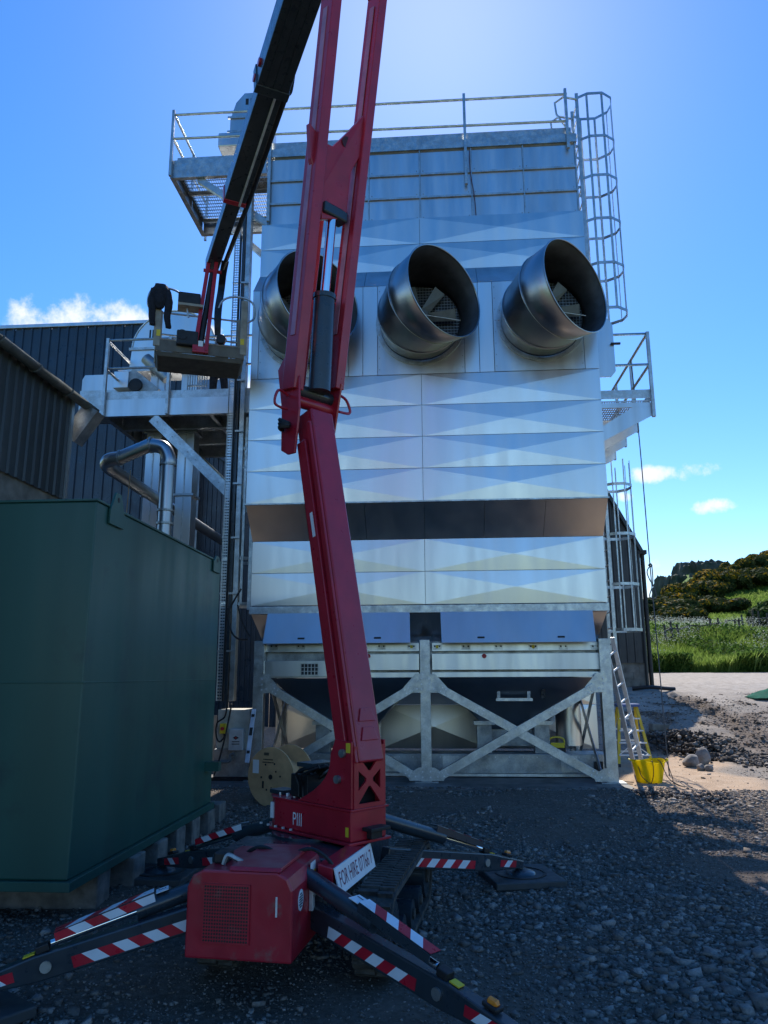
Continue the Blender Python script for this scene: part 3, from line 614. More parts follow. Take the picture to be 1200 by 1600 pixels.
MB().bar((ux0+.1, DP+.06, uzt+.06), (ux1, DP+.06, uzt+.06), .012, .09).build('toe_board', GALV, up)
for (px, py0, py1) in ((268, 178, 279), (420, 170, 350), (728.5, 152, 292), (887, 144, 236)):
    A, B_ = PY(px, py1, DP), PY(px, py0, DP); x = A.x; MB().bar((x, yv-.05, A.z), (x, yv-.05, B_.z), .05, .06, (0, 1, 0)).build('rail_post', GALV, up)
for yy in (13.8, 14.8): MB().bar((ux0+.03, yy, uzb), (ux0+.03, yy, zr1), .05, .05, (0, 1, 0)).build('rail_post', GALV, up)
# lower left platform round the elevator head
PL = 12.60; lx0, lx1 = PY(158, 640, PL).x, XL-.012; lzb, lzt = PY(270, 648, PL).z, PY(270, 622, PL).z; ly1 = 15.4
lp = thing('elevator_platform', 'galvanised platform on diagonal struts beside the dryer, under the lower elevator head', 'platform', ((lx0+lx1)/2, 14, lzb))
MB().channel((lx0, PL, (lzb+lzt)/2), (lx1, PL, (lzb+lzt)/2), .08, lzt-lzb, .012, flip=-1).build('front_beam', PANEL2, lp)
MB().channel((lx0+.006, PL+.02, (lzb+lzt)/2), (lx0+.006, ly1, (lzb+lzt)/2), .08, lzt-lzb-.012, .012).build('side_beam', GALV, lp)
for yy in (13.5, 14.5, ly1): MB().channel((lx0+.03, yy, (lzb+lzt)/2), (lx1, yy, (lzb+lzt)/2), .08, lzt-lzb-.03, .012).build('cross_beam', GALV, lp)
for xx in (-5.1, -4.1): MB().channel((xx, PL+.03, lzb+.12), (xx, ly1, lzb+.12), .06, .14, .01).build('joist', GALV, lp)
for i in range(4):
    xa, xb = lx0+.1+(lx1-lx0-.1)*i/4, lx0+.1+(lx1-lx0-.1)*(i+1)/4-.012
    for j in range(3): ya = PL+.03+j*.92; MB().box(xa, xb, ya, ya+.90, lzt-.012, lzt-.002).build('deck_sheet', PANEL2, lp)
MB().bar((lx0, PL+.02, lzt+.08), (lx1, PL+.02, lzt+.08), .010, .15).build('toe_board', GALV, lp)
zA1, zA2 = PY(165, 533, PL).z, PY(165, 577, PL).z
for zz, nm in ((zA1, 'handrail'), (zA2, 'midrail')):
    rail(lp, [(lx0+.04, PL-.02, zz), (lx1, PL-.02, zz)], name=nm); rail(lp, [(lx0+.04, PL-.02, zz-.01), (lx0+.04, ly1, zz-.01)], name=nm)
    rail(lp, [(lx0+.04, ly1, zz), (lx1, ly1, zz)], name=nm)
for px in (163, 262, 368): x = PY(px, 640, PL).x; MB().bar((x, PL-.05, lzb), (x, PL-.05, zA1+.02), .05, .06, (0, 1, 0)).build('rail_post', GALV, lp)
for yy in (14., ly1): MB().bar((lx0+.04, yy, lzb), (lx0+.04, yy, zA1), .05, .05, (0, 1, 0)).build('rail_post', GALV, lp)
for yy, a0 in ((PL+.02, 238), (15.2, 238)):
    A, B_ = PY(a0, 652, PL), PY(386, 797, PL); A.y = B_.y = yy
    m = MB().channel(A, B_, .07, .19, .012, (0, 0, 1), flip=-1); s_ = m.build('strut', GALV, lp); q = MB()
    for k in range(12): c_ = A.lerp(B_, .05+k*.082); q.cyl(c_+Vector((0, -.016, 0)), c_+Vector((0, -.006, 0)), .010, 6)
    q.build('bolt_group', GALVD, s_)
gt = MB(); g0, g1 = PY(294, 585, PL+.3), PY(322, 620, PL+.3)
for xx in np.linspace(g0.x, g1.x, 9): gt.bar((xx, g0.y, g1.z), (xx, g0.y, g0.z+.15), .016, .016, (0, 1, 0))
for zz in (g1.z, (g0.z+g1.z)/2, g0.z+.15): gt.bar((g0.x, g0.y, zz), (g1.x, g0.y, zz), .03, .03)
gt.build('gate', GALVD, lp)
# right platform
PR = 12.35; rx0, rx1 = XR+.03, PY(1020, 640, PR).x; rzt = PY(985, 625, PR).z; ry1 = 15.3
rp = thing('side_platform', 'narrow galvanised platform on triangular brackets on the right flank of the dryer', 'platform', (3.2, 13.8, rzt))
grating(rp, rx0, rx1-.02, PR+.02, ry1, rzt, .04)
zt1, zt2 = PY(1016, 522, PR).z, PY(1018, 570, PR).z
for zz, nm in ((zt1, 'handrail'), (zt2, 'midrail')):
    rail(rp, [(rx0-.02, PR-.02, zz), (rx1, PR-.02, zz), (rx1, ry1, zz)], name=nm)
MB().bar((rx1, PR-.04, rzt-.32), (rx1, PR-.04, zt1+.02), .05, .06, (0, 1, 0)).build('rail_post', GALV, rp)
for yy in (13.5, 14.7): MB().bar((rx1+.005, yy, rzt-.15), (rx1+.005, yy, zt1), .05, .05, (0, 1, 0)).build('rail_post', GALV, rp)
MB().bar((rx0, PR-.01, rzt+.10), (rx1-.02, PR-.01, rzt+.10), .012, .15).build('toe_board', GALV, rp); MB().bar((rx1, PR+.03, rzt+.08), (rx1, ry1, rzt+.08), .012, .15).build('toe_board', GALV, rp)
for k, yy in enumerate((PR, 13.25, 14.15, 15.05)):
    ft, z_ = rx1-.03, rzt-.05
    if k == 0:      # front bracket is a plate with a cut-out: build it as a frame of strips
        m = MB(); m.prism([(rx0, yy, z_), (ft, yy, z_), (ft, yy, z_-.08), (rx0, yy, z_-.08)], (0, .012, 0))
        m.prism([(rx0, yy, z_-.081), (rx0+.13, yy, z_-.081), (rx0+.13, yy, z_-.66), (rx0, yy, z_-.66)], (0, .012, 0))
        m.prism([(ft-.30, yy, z_-.081), (ft, yy, z_-.081), (ft, yy, z_-.24), (rx0+.131, yy, z_-.66), (rx0+.131, yy, z_-.40)], (0, .012, 0)); m.build('bracket', PANEL2, rp)
    else:
        MB().prism([(rx0, yy, z_), (ft, yy, z_), (ft, yy, z_-.22), (rx0+.2, yy, z_-.62), (rx0, yy, z_-.62)], (0, .012, 0)).build('bracket', PANEL2, rp)
    MB().box(ft, ft+.03, yy, yy+.08, z_-.22, z_).build('bracket_flange', GALV, rp)
# open access door leaf on the right flank
dA, dB = PY(936, 500, PR-.04), PY(962, 592, PR-.04); x0, x1, z0, z1 = XR+.02, dB.x, dB.z, dA.z
door = tag(MB().prism([(x0, PR-.09, z0+.02), (x1-.08, PR-.09, z0+.02), (x1, PR-.09, z0+.12), (x1, PR-.09, z1-.12), (x1-.08, PR-.09, z1), (x0, PR-.09, z1)], (0, .02, 0)).build('access_door', PANEL2, None, bevel=.004), 'clipped-corner steel door leaf standing open at the right platform', 'door')
MB().bar((x1-.06, PR-.12, (z0+z1)/2+.06), (x1+.10, PR-.12, (z0+z1)/2+.06), .04, .03).build('handle', BLACK, door)

# ------------------------------------------------------------------ caged ladders
def caged(name, label, x, yc, s, hoops, zlo, zhi, bars, wid=.34, dep=.70, rungs=True, bw=.042):
    L_ = thing(name, label, 'ladder', (x, yc, zlo))
    for dy in (-.24, .24): MB().bar((x, yc+dy, zlo), (x, yc+dy, zhi), .025, .06, (1, 0, 0)).build('stile', GALV, L_)
    if rungs:
        for z in np.arange(zlo+.15, zhi, .3): MB().tube([(x, yc-.24, z), (x, yc+.24, z)], .013, 6).build('rung', GALV, L_)
    prof = [(0, -.25), (.18, -.36), (.46, -.36), (.66, -.2), (.70, 0), (.66, .2), (.46, .36), (.18, .36), (0, .25)]
    prof = [(a*dep/.7, b_*wid/.36) for a, b_ in prof]
    for z in hoops:
        m = MB()
        for (a, b_), (c_, d_) in zip(prof[:-1], prof[1:]): m.bar((x+s*a, yc+b_, z), (x+s*c_, yc+d_, z), .008, .055)
        m.build('cage_hoop', GALV, L_)
    for (z0, z1) in bars:
        for k in (1, 2, 3, 4, 5, 6, 7): a, b_ = prof[k]; MB().bar((x+s*(a-.012), yc+b_*.97, z0), (x+s*(a-.012), yc+b_*.97, z1), .008, bw, (0, 1, 0) if k in (3, 4, 5) else (1, 0, 0)).build('cage_bar', GALV, L_)
    return L_
YL = 12.95; hz = [PY(px, py, YL).z for px, py in ((925, 166), (930, 231), (932, 291), (936, 357), (940, 425), (944, 494))]
LX = PY(906, 300, YL).x
lad = caged('caged_ladder', 'tall galvanised cage ladder climbing from the right platform to the dryer roof', LX, YL, 1, hz, rzt+.02, hz[0]+.1, [(hz[5], hz[0])])
YQ = 14.85; hq = [PY(px, py, YQ).z for px, py in ((962, 762), (966, 838), (968, 915), (970, 985))]; LQ = PY(950, 900, YQ).x
ladq = caged('caged_ladder', 'cage ladder hanging below the right platform in front of the barn', LQ, YQ, 1, hq, hq[-1]-.4, rzt+.1, [(hq[-1], hq[0]+.5)], dep=.56, bw=.024)
for z in np.linspace(hz[5], hz[1], 5): MB().bar((XR, YL-.2, z-.1), (LX, YL-.2, z-.1), .02, .05).build('standoff', GALV, lad)
for dy in (-.26, .26):
    z = hz[0]; MB().tube([(LX, YL+dy, z-.05), (LX-.25, YL+dy, z+.02), (LX-.42, YL+dy, z-.1), (LX-.40, YL+dy, z-.35), (LX-.15, YL+dy, z-.8)], .02, 8).build('grab_loop', GALV, lad, smooth=True)
YL2 = 12.75; hz2 = [PY(px, py, YL2).z for px, py in ((370, 706), (368, 735), (366, 875), (366, 945))]
lad2 = caged('caged_ladder', 'galvanised cage ladder below the elevator platform, left of the dryer', -3.2, YL2+.1, -1, hz2, hz2[-1]-.1, lzb-.05, [(hz2[-1], lzb-.1)], wid=.3, dep=.55)

# ------------------------------------------------------------------ bucket elevators
YE = 13.75
be = thing('bucket_elevator', 'round-headed galvanised bucket elevator rising through the lower left platform', 'elevator', (-5.3, YE, 0))
def at(px, py, y=YE): return PY(px, py, y)
hw = (at(343, 540).x-at(216, 540).x)/2; hc = (at(343, 540).x+at(216, 540).x)/2; ztop_ = at(280, 496).z; zc = ztop_-hw*.95; zbt = at(250, 585).z
prof = [(hc+hw*math.cos(a), zc+hw*.95*math.sin(a)) for a in np.linspace(0, math.pi, 22)]
hd = MB().prism([(a, YE-.28, b_) for a, b_ in prof], (0, .56, 0)).build('head_casing', PANEL, be, bevel=.004)
MB().prism([(hc-hw, YE-.282, zc-.001), (hc+hw, YE-.282, zc-.001), (hc+hw*1.02, YE-.282, zc-.45), (hc-hw*1.04, YE-.282, zc-.45)], (0, .56, 0)).build('head_skirt', PANEL, hd)
MB().prism([(hc-hw*1.04, YE-.279, zc-.452), (hc+hw*1.02, YE-.279, zc-.452), (hc+hw*.9, YE-.279, zbt), (hc-hw*1.32, YE-.279, zbt)], (0, .55, 0)).build('head_hopper', PANEL, hd)
MB().tube([(a, YE-.285, b_) for a, b_ in prof[:22]], .018, 6).build('casing_flange', GALV, hd, smooth=True)
for zz in (zc+.0, zc-.45): MB().bar((hc-hw*1.06, YE-.30, zz), (hc+hw*1.06, YE-.30, zz), .03, .05).build('flange_bar', GALV, hd)
for k in range(3): MB().box(hc-.5+k*.06, hc-.47+k*.06, YE-.287, YE-.2805, zc+.22, zc+.40).build('louvre', BLACK, hd)
MB().cyl((hc, YE-.42, zc), (hc, YE-.28, zc), .16, 20).build('bearing', GALVD, hd, smooth=True)
for (a, b_) in ((240, 262), (288, 312)):
    xa, xb = at(a, 600).x, at(b_, 600).x; lg = MB().box(xa, xb, YE-.16, YE+.16, .1, zbt).build('leg', PANEL2, be, bevel=.003)
    for zz in np.arange(1.2, zbt, 1.25): MB().box(xa-.05, xb+.05, YE-.2, YE+.2, zz-.02, zz+.02).build('leg_flange', GALV, lg)
    MB().box((xa+xb)/2-.012, (xa+xb)/2+.012, YE-.175, YE-.162, .2, zbt-.05).build('leg_rib', GALV, lg)
MB().box(at(250, 900).x-.5, at(300, 900).x+.5, YE-.3, YE+.3, -.05, .9).build('boot', GALVD, be)
# drive unit at the platform's outer end
dr = thing('drive_conveyor', 'white boxed conveyor drive lying at the outer end of the lower platform', 'conveyor', (-6.0, 13.3, lzt))
A, B_ = PY(127, 612, 13.3), PY(197, 584, 13.3)
q = MB().prism([(A.x, 13.3, A.z), (B_.x, 13.3, A.z), (B_.x, 13.3, B_.z), (A.x+.05, 13.3, B_.z), (A.x, 13.3, B_.z-.09)], (0, .6, 0)).build('cover', PANEL2, dr, bevel=.006)
A2, B2 = PY(177, 607, 13.1), PY(202, 580, 13.1); MB().box(A2.x, B2.x, 13.08, 13.5, A2.z, B2.z).build('gearbox', PANEL, dr, bevel=.01)
MB().bar(PY(203, 585, 13.2), PY(243, 617, 13.2), .1, .26, (0, 0, 1)).build('belt_guard', GALVD, dr); p = PY(212, 602, 13.14); MB().cyl(p+Vector((0, -.03, 0)), p, .13, 18).build('inspection_cap', BLACK, dr, smooth=True)
MB().box(A.x, PY(245, 615, 13.2).x, 13.25, 13.9, lzt-.0, A.z-.004).build('skid', GALV, dr)
mt = MB(); p0, p1 = PY(228, 560, 13.4), PY(262, 592, 13.4); mt.cyl(p0, p1, .11, 18); mt.build('motor', GALVD, dr, smooth=True)
# tall second elevator: leg with cable tray, head above the roof platform, boot at the ground
E2 = 12.45
e2 = thing('tall_bucket_elevator', 'tall slim bucket elevator leg with perforated cable tray, left of the dryer', 'elevator', (-3.5, E2, 0))
xq = PY(381, 345, E2).x; zlow = 1.2
lg = MB().box(xq-.012, xq+.035, E2, E2+.2, zlow, 11.6).build('leg', NAVY, e2, bevel=.003)
MB().box(xq+.05, xq+.13, E2+.03, E2+.2, zlow, 11.6).build('leg', GALV, e2, bevel=.003)
tm = MB(); tm.box(xq-.15, xq-.145, E2-.03, E2+.03, zlow, 9.7); tm.box(xq-.055, xq-.05, E2-.03, E2+.03, zlow, 9.7); tr_ = tm.build('cable_tray', GALV, e2)
q = MB()                                     # tray floor built as a perforated ladder of webs
for z in np.arange(zlow, 9.7, .05): q.box(xq-.145, xq-.055, E2+.0, E2+.004, z, z+.026)
for xx in (xq-.144, xq-.104, xq-.064): q.box(xx, xx+.008, E2+.0045, E2+.008, zlow, 9.7)
q.build('perforated_floor', PANEL2, tr_, kind='stuff')
MB().tube([(xq-.03, E2-.02, z) for z in (zlow, 4, 7, 9.6)], .022, 6).build('cable', BLACK, e2)
for zz in np.arange(2, 9.6, .95): MB().bar((xq-.16, E2-.01, zz), (xq+.14, E2-.01, zz), .02, .03).build('clamp', GALV, e2)
H2 = 13.5; hw2 = (PY(428, 200, H2).x-PY(365, 200, H2).x)/2; hc2 = (PY(428, 200, H2).x+PY(365, 200, H2).x)/2; zt_ = PY(395, 159, H2).z; zb_ = PY(395, 222, H2).z
pr2 = [(hc2-hw2*.35, zt_), (hc2+hw2*.35, zt_), (hc2+hw2*.8, zt_-.22), (hc2+hw2, zt_-.6), (hc2+hw2, zb_), (hc2-hw2, zb_), (hc2-hw2, zt_-.6), (hc2-hw2*.75, zt_-.22)]
h2 = MB().prism([(a, H2-.25, b_) for a, b_ in pr2], (0, .5, 0)).build('head_casing', PANEL2, e2, bevel=.006)
for zz in (zt_-.58, zb_+.06): MB().bar((hc2-hw2-.05, H2-.26, zz), (hc2+hw2+.05, H2-.26, zz), .03, .05).build('flange_bar', GALV, h2)
MB().box(hc2-.05, hc2+.2, H2-.36, H2-.252, zt_-.75, zt_-.45).build('bearing_housing', GALVD, h2, bevel=.02)
for k in range(2): MB().box(hc2-.12+k*.1, hc2-.06+k*.1, H2-.256, H2-.2505, zt_-.28, zt_-.14).build('louvre', BLACK, h2)
MB().box(hc2-hw2*1.5, hc2-hw2*.3, H2-.33, H2+.2, zb_-.32, zb_-.005).build('gear_motor', PANEL2, e2, bevel=.02); MB().box(hc2-hw2*.29, hc2+hw2, H2-.24, H2+.24, uzt, zb_-.006).build('throat', GALVD, e2)
# boot
bt = PY(341, 1109, E2-.25); bb = PY(389, 1170, E2-.25); yb_ = E2-.25
cream = mat('cream_steel', (.50, .48, .40), .5, .1, dirt=((.2, .18, .14), 5., .6))
bo = MB().box(bt.x, bb.x, yb_, yb_+.6, bb.z, bt.z).build('boot_casing', cream, e2, bevel=.004)
MB().box(bt.x-.03, bb.x+.02, yb_-.03, yb_+.62, .06, bb.z-.004).build('boot_base', GALVD, bo, bevel=.004); MB().box(bt.x-.05, bb.x+.04, yb_-.06, yb_+.6, .004, .055).build('boot_skid', BLACK, bo)
a, c_ = PY(361, 1138, yb_), PY(382, 1172, yb_)
jb = MB().box(a.x, c_.x, yb_-.12, yb_-.004, c_.z, a.z).build('junction_box', mat('grey_enclosure', (.42, .42, .41), .45), bo, bevel=.012)
cx_, cz_ = (a.x+c_.x)/2, (a.z+c_.z)/2; yy = yb_-.1235
MB().prism([(cx_-.05, yy, cz_+.03), (cx_, yy, cz_+.0), (cx_+.05, yy, cz_+.03), (cx_, yy, cz_+.06)], (0, .002, 0)).build('logo_diamond', INK, jb); MB().prism([(cx_-.02, yy-.003, cz_+.03), (cx_, yy-.003, cz_+.018), (cx_+.02, yy-.003, cz_+.03), (cx_, yy-.003, cz_+.042)], (0, .002, 0)).build('logo_centre', REDINK, jb)
for k in range(2): MB().box(cx_-.06, cx_+.06, yy, yy+.002, cz_-.035-.035*k, cz_-.022-.035*k).build('print_line', INK, jb)
a, c_ = PY(345.5, 1130, yb_), PY(354, 1146, yb_); sb = MB().box(a.x, c_.x, yb_-.07, yb_-.003, c_.z, a.z).build('stop_switch', YEL, bo, bevel=.008); p = (Vector(a)+Vector(c_))/2; MB().cyl((p.x, yb_-.10, p.z), (p.x, yb_-.07, p.z), .028, 14).build('stop_button', REDINK, sb, smooth=True)
def cpts(l, y): return [PY(a, b_, y) for a, b_ in l]
def spl(pts, n=8):
    pts = [Vector(p) for p in pts]; o = []; P = [pts[0]]+pts+[pts[-1]]
    for i in range(1, len(P)-2):
        for k in range(n):
            t_ = k/n; a, b_, c_, d_ = P[i-1], P[i], P[i+1], P[i+2]
            o.append(.5*((2*b_)+(c_-a)*t_+(2*a-5*b_+4*c_-d_)*t_*t_+(3*b_-a-3*c_+d_)*t_**3))
    return o+[pts[-1]]
MB().tube(spl(cpts(((356, 1085), (352, 1118), (339, 1130), (338, 1150), (343, 1159), (350, 1152), (350, 1146)), yb_-.06)), .014, 6).build('supply_cable', BLACK, e2, smooth=True)
MB().tube(spl(cpts(((362, 1100), (352, 1150), (341, 1192), (334, 1212)), yb_-.16)), .015, 6).build('supply_cable', BLACK, e2, smooth=True)
MB().tube(spl(cpts(((335, 1190), (357, 1190), (360, 1180), (366, 1178)), yb_-.1)), .022, 8).build('drain_pipe', PVC, e2, smooth=True)
# thick black hoses tied to the dryer's left corner
hs = tag(MB().tube(spl(cpts(((377, 920), (358, 955), (361, 985), (372, 998), (387, 999)), 12.0)), .016, 6).build('hose_loop', BLACK, None, smooth=True), 'black cable loop tied to the cable tray left of the hopper', 'cable')
hs = tag(MB().tube(spl(cpts(((371, 945), (380, 975), (391, 995)), 12.05)), .014, 6).build('loose_cable', BLACK, None, smooth=True), 'short black cable crossing to the corner of the dryer', 'cable')

# ------------------------------------------------------------------ pipework behind the tank
pw = thing('steel_pipe', 'thick bent galvanised pipe rising behind the green tank', 'pipe', (-4.5, 11, 0))
YP = 10.9; rP = .105
A = PY(256, 838, YP); B_ = PY(257, 725, YP); C_ = PY(238, 704, YP); D_ = PY(178, 714, YP-.05)
MB().tube([(A.x, YP, -.1), (A.x, YP, B_.z)], rP, 20).build('riser', DUCT, pw, smooth=True)
el = spl([(A.x, YP, B_.z-.02), (A.x, YP, B_.z+.10), (A.x-.09, YP, B_.z+.26), (A.x-.30, YP, B_.z+.31)], 6); MB().tube(el, rP+.004, 20).build('elbow', DUCT, pw, smooth=True)
E_ = el[-1]; F_ = Vector((PY(186, 716, YP).x, YP, PY(186, 716, YP).z)); MB().tube([E_, F_], rP, 20).build('cross_pipe', DUCT, pw, smooth=True)
G_ = F_+Vector((-.22, .28, -.10)); el2 = spl([F_, F_+Vector((-.16, .02, -.02)), F_+Vector((-.25, .14, -.06)), F_+Vector((-.25, .34, -.09))], 6); MB().tube(el2, rP+.004, 20).build('elbow', DUCT, pw, smooth=True)
H_ = Vector((el2[-1].x, 17.5, el2[-1].z-.05)); MB().tube([el2[-1], H_], rP, 20).build('return_pipe', DUCT, pw, smooth=True)
for p, d in ((Vector((A.x, YP, B_.z-.03)), (0, 0, 1)), (E_, (1, 0, 0)), (F_, (1, 0, 0)), (Vector((A.x, YP, B_.z-.75)), (0, 0, 1)), (Vector((A.x, YP, B_.z-.95)), (0, 0, 1))):
    MB().ring(p, d, rP+.004, rP+.022, .03, 24).build('clamp_band', GALVD, pw)
for (x, nm) in ((PY(237, 760, 11.4).x, 'duct'), (PY(284, 760, 12.2).x, 'duct')):
    pass

# ------------------------------------------------------------------ sheds
def ribbed(p0, u, length, z0, z1, nrm, pitch=.2, depth=.03, top=None):
    """one profiled sheet: starts at p0, runs along u, ribs proud along nrm"""
    p0, u, nrm = Vector(p0), Vector(u).normalized(), Vector(nrm).normalized(); prof = []; n = max(1, round(length/pitch)); pt = length/n
    for i in range(n): s = i*pt; prof += [(s, 0), (s+pt*.62, 0), (s+pt*.70, depth), (s+pt*.90, depth), (s+pt*.98, 0)]
    prof.append((length, 0)); vs_ = []
    for s, d in prof:
        q = p0+u*s+nrm*d; zt = z1 if top is None else top(q); vs_ += [(q.x, q.y, z0), (q.x, q.y, zt)]
    m = MB(); m.add(vs_, [(2*i, 2*i+2, 2*i+3, 2*i+1) for i in range(len(prof)-1)]); return m
sh = thing('lean_to_shed', 'dark ribbed lean-to shed wall with a grey gutter, above the green tank', 'shed', (-6, 7, 0))
SX, SY1, SZT, SZB = -5.5, 10.45, 5.72, 4.15
y = 1.45
while y < SY1-.01:
    o = ribbed((SX, y, 0), (0, 1, 0), .995, SZB, SZT, (1, 0, 0), .19, .028).build('cladding_sheet', CLADN, sh); y += 1.0
MB().box(SX-.25, SX-.03, 1.3, SY1-.03, -.3, SZT).build('wall', CONC, sh)
MB().prism([(SX-.02, 1.3, SZT+.02), (SX+.10, 1.3, SZT+.02), (SX+.10, 1.3, SZT+.06), (SX-4.5, 1.3, SZT+.95), (SX-4.5, 1.3, SZT+.9)], (0, SY1-1.3, 0)).build('roof', CLADN, sh)
gt = MB(); n = 10
gp = [(SX+.12+.085*math.cos(a), SZT-.0+.085*math.sin(a)) for a in np.linspace(math.pi, 2*math.pi, n)]
gt.add([(a, yy, b_) for yy in (1.4, SY1+.55) for a, b_ in gp], [(i, i+1, n+i+1, n+i) for i in range(n-1)]); g = gt.build('gutter', PVC, sh, smooth=True); sd = g.modifiers.new('t', 'SOLIDIFY'); sd.thickness = .006
for yy in np.arange(2, SY1+.5, .9): MB().tube([(SX+.12+.095*math.cos(a), yy, SZT+.095*math.sin(a)) for a in np.linspace(math.pi, 2*math.pi, 9)], .014, 6).build('gutter_bracket', PVC, g)
MB().box(SX-.06, SX+.05, SY1-.02, SY1+.06, 0, SZT-.02).build('corner_post', PANEL2, sh)
A, B_ = PY(148, 640, SY1+.4), PY(112, 688, SY1+.4); MB().bar(A, B_, .26, .26, (0, 1, 0)).build('spout_box', GALV, sh)
MB().prism([(SX-.3, SY1, 0), (SX-4.5, SY1, 0), (SX-4.5, SY1, SZT+.9), (SX-.3, SY1, SZT)], (0, -.05, 0)).build('end_wall', CLADN, sh)

bs = thing('blue_shed', 'large dark blue ribbed steel shed rising behind the lean-to', 'shed', (-12, 20, 0))
BY = 18.0; bx1 = PY(306, 600, BY).x; btop = PY(120, 511, BY).z; x = bx1-12
while x < bx1-.01:
    ribbed((x, BY, 0), (1, 0, 0), .996, 0.3, btop, (0, -1, 0), .25, .035).build('cladding_sheet', CLAD, bs); x += 1.0
MB().box(bx1-12, bx1, BY-.07, BY+.02, btop, btop+.10).build('verge_trim', PANEL2, bs, bevel=.01)
MB().box(bx1-12, bx1, BY+.04, BY+16, .2, btop-.02).build('shell', CLAD, bs)
q0, q1 = PY(300, 688, BY+.6), PY(396, 752, BY+.6); sl = (q1.z-q0.z)/(q1.x-q0.x)
x = bx1+.02
while x < q1.x+1.5:
    ribbed((x, BY+.6, 0), (1, 0, 0), .996, .2, 0, (0, -1, 0), .125, .03, top=lambda q: max(.5, q0.z+(q.x-q0.x)*sl)).build('annexe_sheet', CLAD, bs); x += 1.0
MB().bar((bx1, BY+.55, q0.z+(bx1-q0.x)*sl+.04), (q1.x+1.5, BY+.55, q1.z+1.5*sl+.04), .3, .08).build('annexe_verge', CLAD, bs)

bn = thing('barn', 'brown-grey clad barn on a block wall behind the right side of the dryer', 'barn', (4, 27, 1.2))
NY = 25.0; c0, c1 = PY(997, 862, NY), PY(950, 780, NY); sb_ = PY(985, 1036, NY).z; zb = 1.0; xr = c0.x; gs = (c0.z-c1.z)/(c0.x-c1.x)
x = xr-8
while x < xr-.01:
    ribbed((x, NY, 0), (1, 0, 0), .997, sb_, 0, (0, -1, 0), .25, .03, top=lambda q: min(c0.z+.0+(q.x-xr)*gs, 10.5)).build('cladding_sheet', CLADR, bn); x += 1.0
for j in range(int((sb_-zb)/.22)):
    k = 0; x = xr-8+(.2 if j % 2 else 0)
    while x < xr:
        if x > xr-2.6: MB().box(x, min(x+.437, xr+.02), NY+.005, NY+.2, zb+j*.22, zb+j*.22+.212).build('block', CONC, bn)
        x += .445
MB().box(xr-8, xr-.02, NY+.05, NY+9, zb-.3, sb_+.02).build('wall_core', CONC, bn); MB().prism([(xr-8, NY+.06, sb_), (xr-.01, NY+.06, sb_), (xr-.01, NY+.06, c0.z), (xr-4, NY+.06, c0.z-4*gs), (xr-8, NY+.06, c0.z-4*gs)], (0, 9, 0)).build('shell', CLADR, bn)
MB().bar((xr+.08, NY+.2, c0.z-.1*gs*0+.02), (xr-4, NY+.2, c0.z-4*gs+.02), .7, .10).build('roof_verge', CLADN, bn)
MB().box(xr-.05, xr+.25, NY-.1, NY+9, c0.z-.09, c0.z+.04).build('gutter', BLACK, bn)
MB().tube([(xr+.13, NY+.05, c0.z-.02), (xr+.13, NY+.05, 1.05)], .07, 10).build('downpipe', BLACK, bn, smooth=True)
MB().tube([(xr-.02, NY-.04, c0.z-.06), (xr-.02, NY-.04, 1.05)], .05, 10).build('corner_flashing', CLADN, bn)
p = PY(1024, 1073, 24.3); o = MB(); o.tube(spl([(p.x-.7, p.y, gh(p.x-.7, p.y)+.06), (p.x-.2, p.y-.1, gh(p.x, p.y)+.12), (p.x+.3, p.y, gh(p.x, p.y)+.08), (p.x+.6, p.y+.1, gh(p.x+.6, p.y)+.04)]), .06, 8)
tag(o.build('drain_pipe', BLACK, None, smooth=True), 'short black plastic pipe lying at the foot of the barn corner', 'pipe')

# ------------------------------------------------------------------ green tank on sleepers
k_ = (1.6-.1)/(1.6-.25); TX, TY, TL, TZ = -2.4176*k_, 5.0948*k_, 3.1128*k_, 1.6+1.2246*k_
tank = thing('fuel_tank', 'big rectangular dark green steel tank standing on sleepers beside the lift', 'tank', (TX-1.5, TY+TL/2, .1))
TW = 3.6
MB().box(TX-TW, TX, TY, TY+TL, .17, TZ).build('tank_body', TANK, tank, bevel=.012)
MB().box(TX-TW-.01, TX+.035, TY-.035, TY+TL+.035, .10, .168).build('skid_flange', TANK, tank, bevel=.004)
MB().box(TX-TW, TX+.004, TY-.004, TY+TL+.004, 1.55, 1.562).build('weld_seam', TANK, tank, bevel=.003)
MB().box(TX-TW, TX+.012, TY-.012, TY+TL+.012, TZ-.001, TZ+.02).build('top_rim', TANK, tank, bevel=.004)
for f, hh in ((.10, .14), (.94, .06)):
    yy = TY+TL*f; pl = [(TX+.006, yy-.14, TZ-.14), (TX+.006, yy+.14, TZ-.14), (TX+.006, yy+.14, TZ-.02), (TX+.006, yy+.05, TZ+hh), (TX+.006, yy-.05, TZ+hh), (TX+.006, yy-.14, TZ-.02)]
    lg = MB().prism(pl, (.018, 0, 0)).build('lifting_lug', TANK, tank, bevel=.003); MB().ring((TX+.0245, yy, TZ+hh-.055), (1, 0, 0), .001, .022, .002, 16).build('lug_hole', BLACK, lg)
p = PX(322, 1190, TX); MB().prism([(TX, p.y-.05, p.z-.10), (TX, p.y+.05, p.z-.10), (TX, p.y+.05, p.z), (TX, p.y-.05, p.z)], (.16, 0, 0)).build('pipe_stub', TANK, tank)
blk = [(150, 1402), (192, 1384), (231, 1358), (262, 1334), (287, 1317), (313, 1302), (331, 1288)]
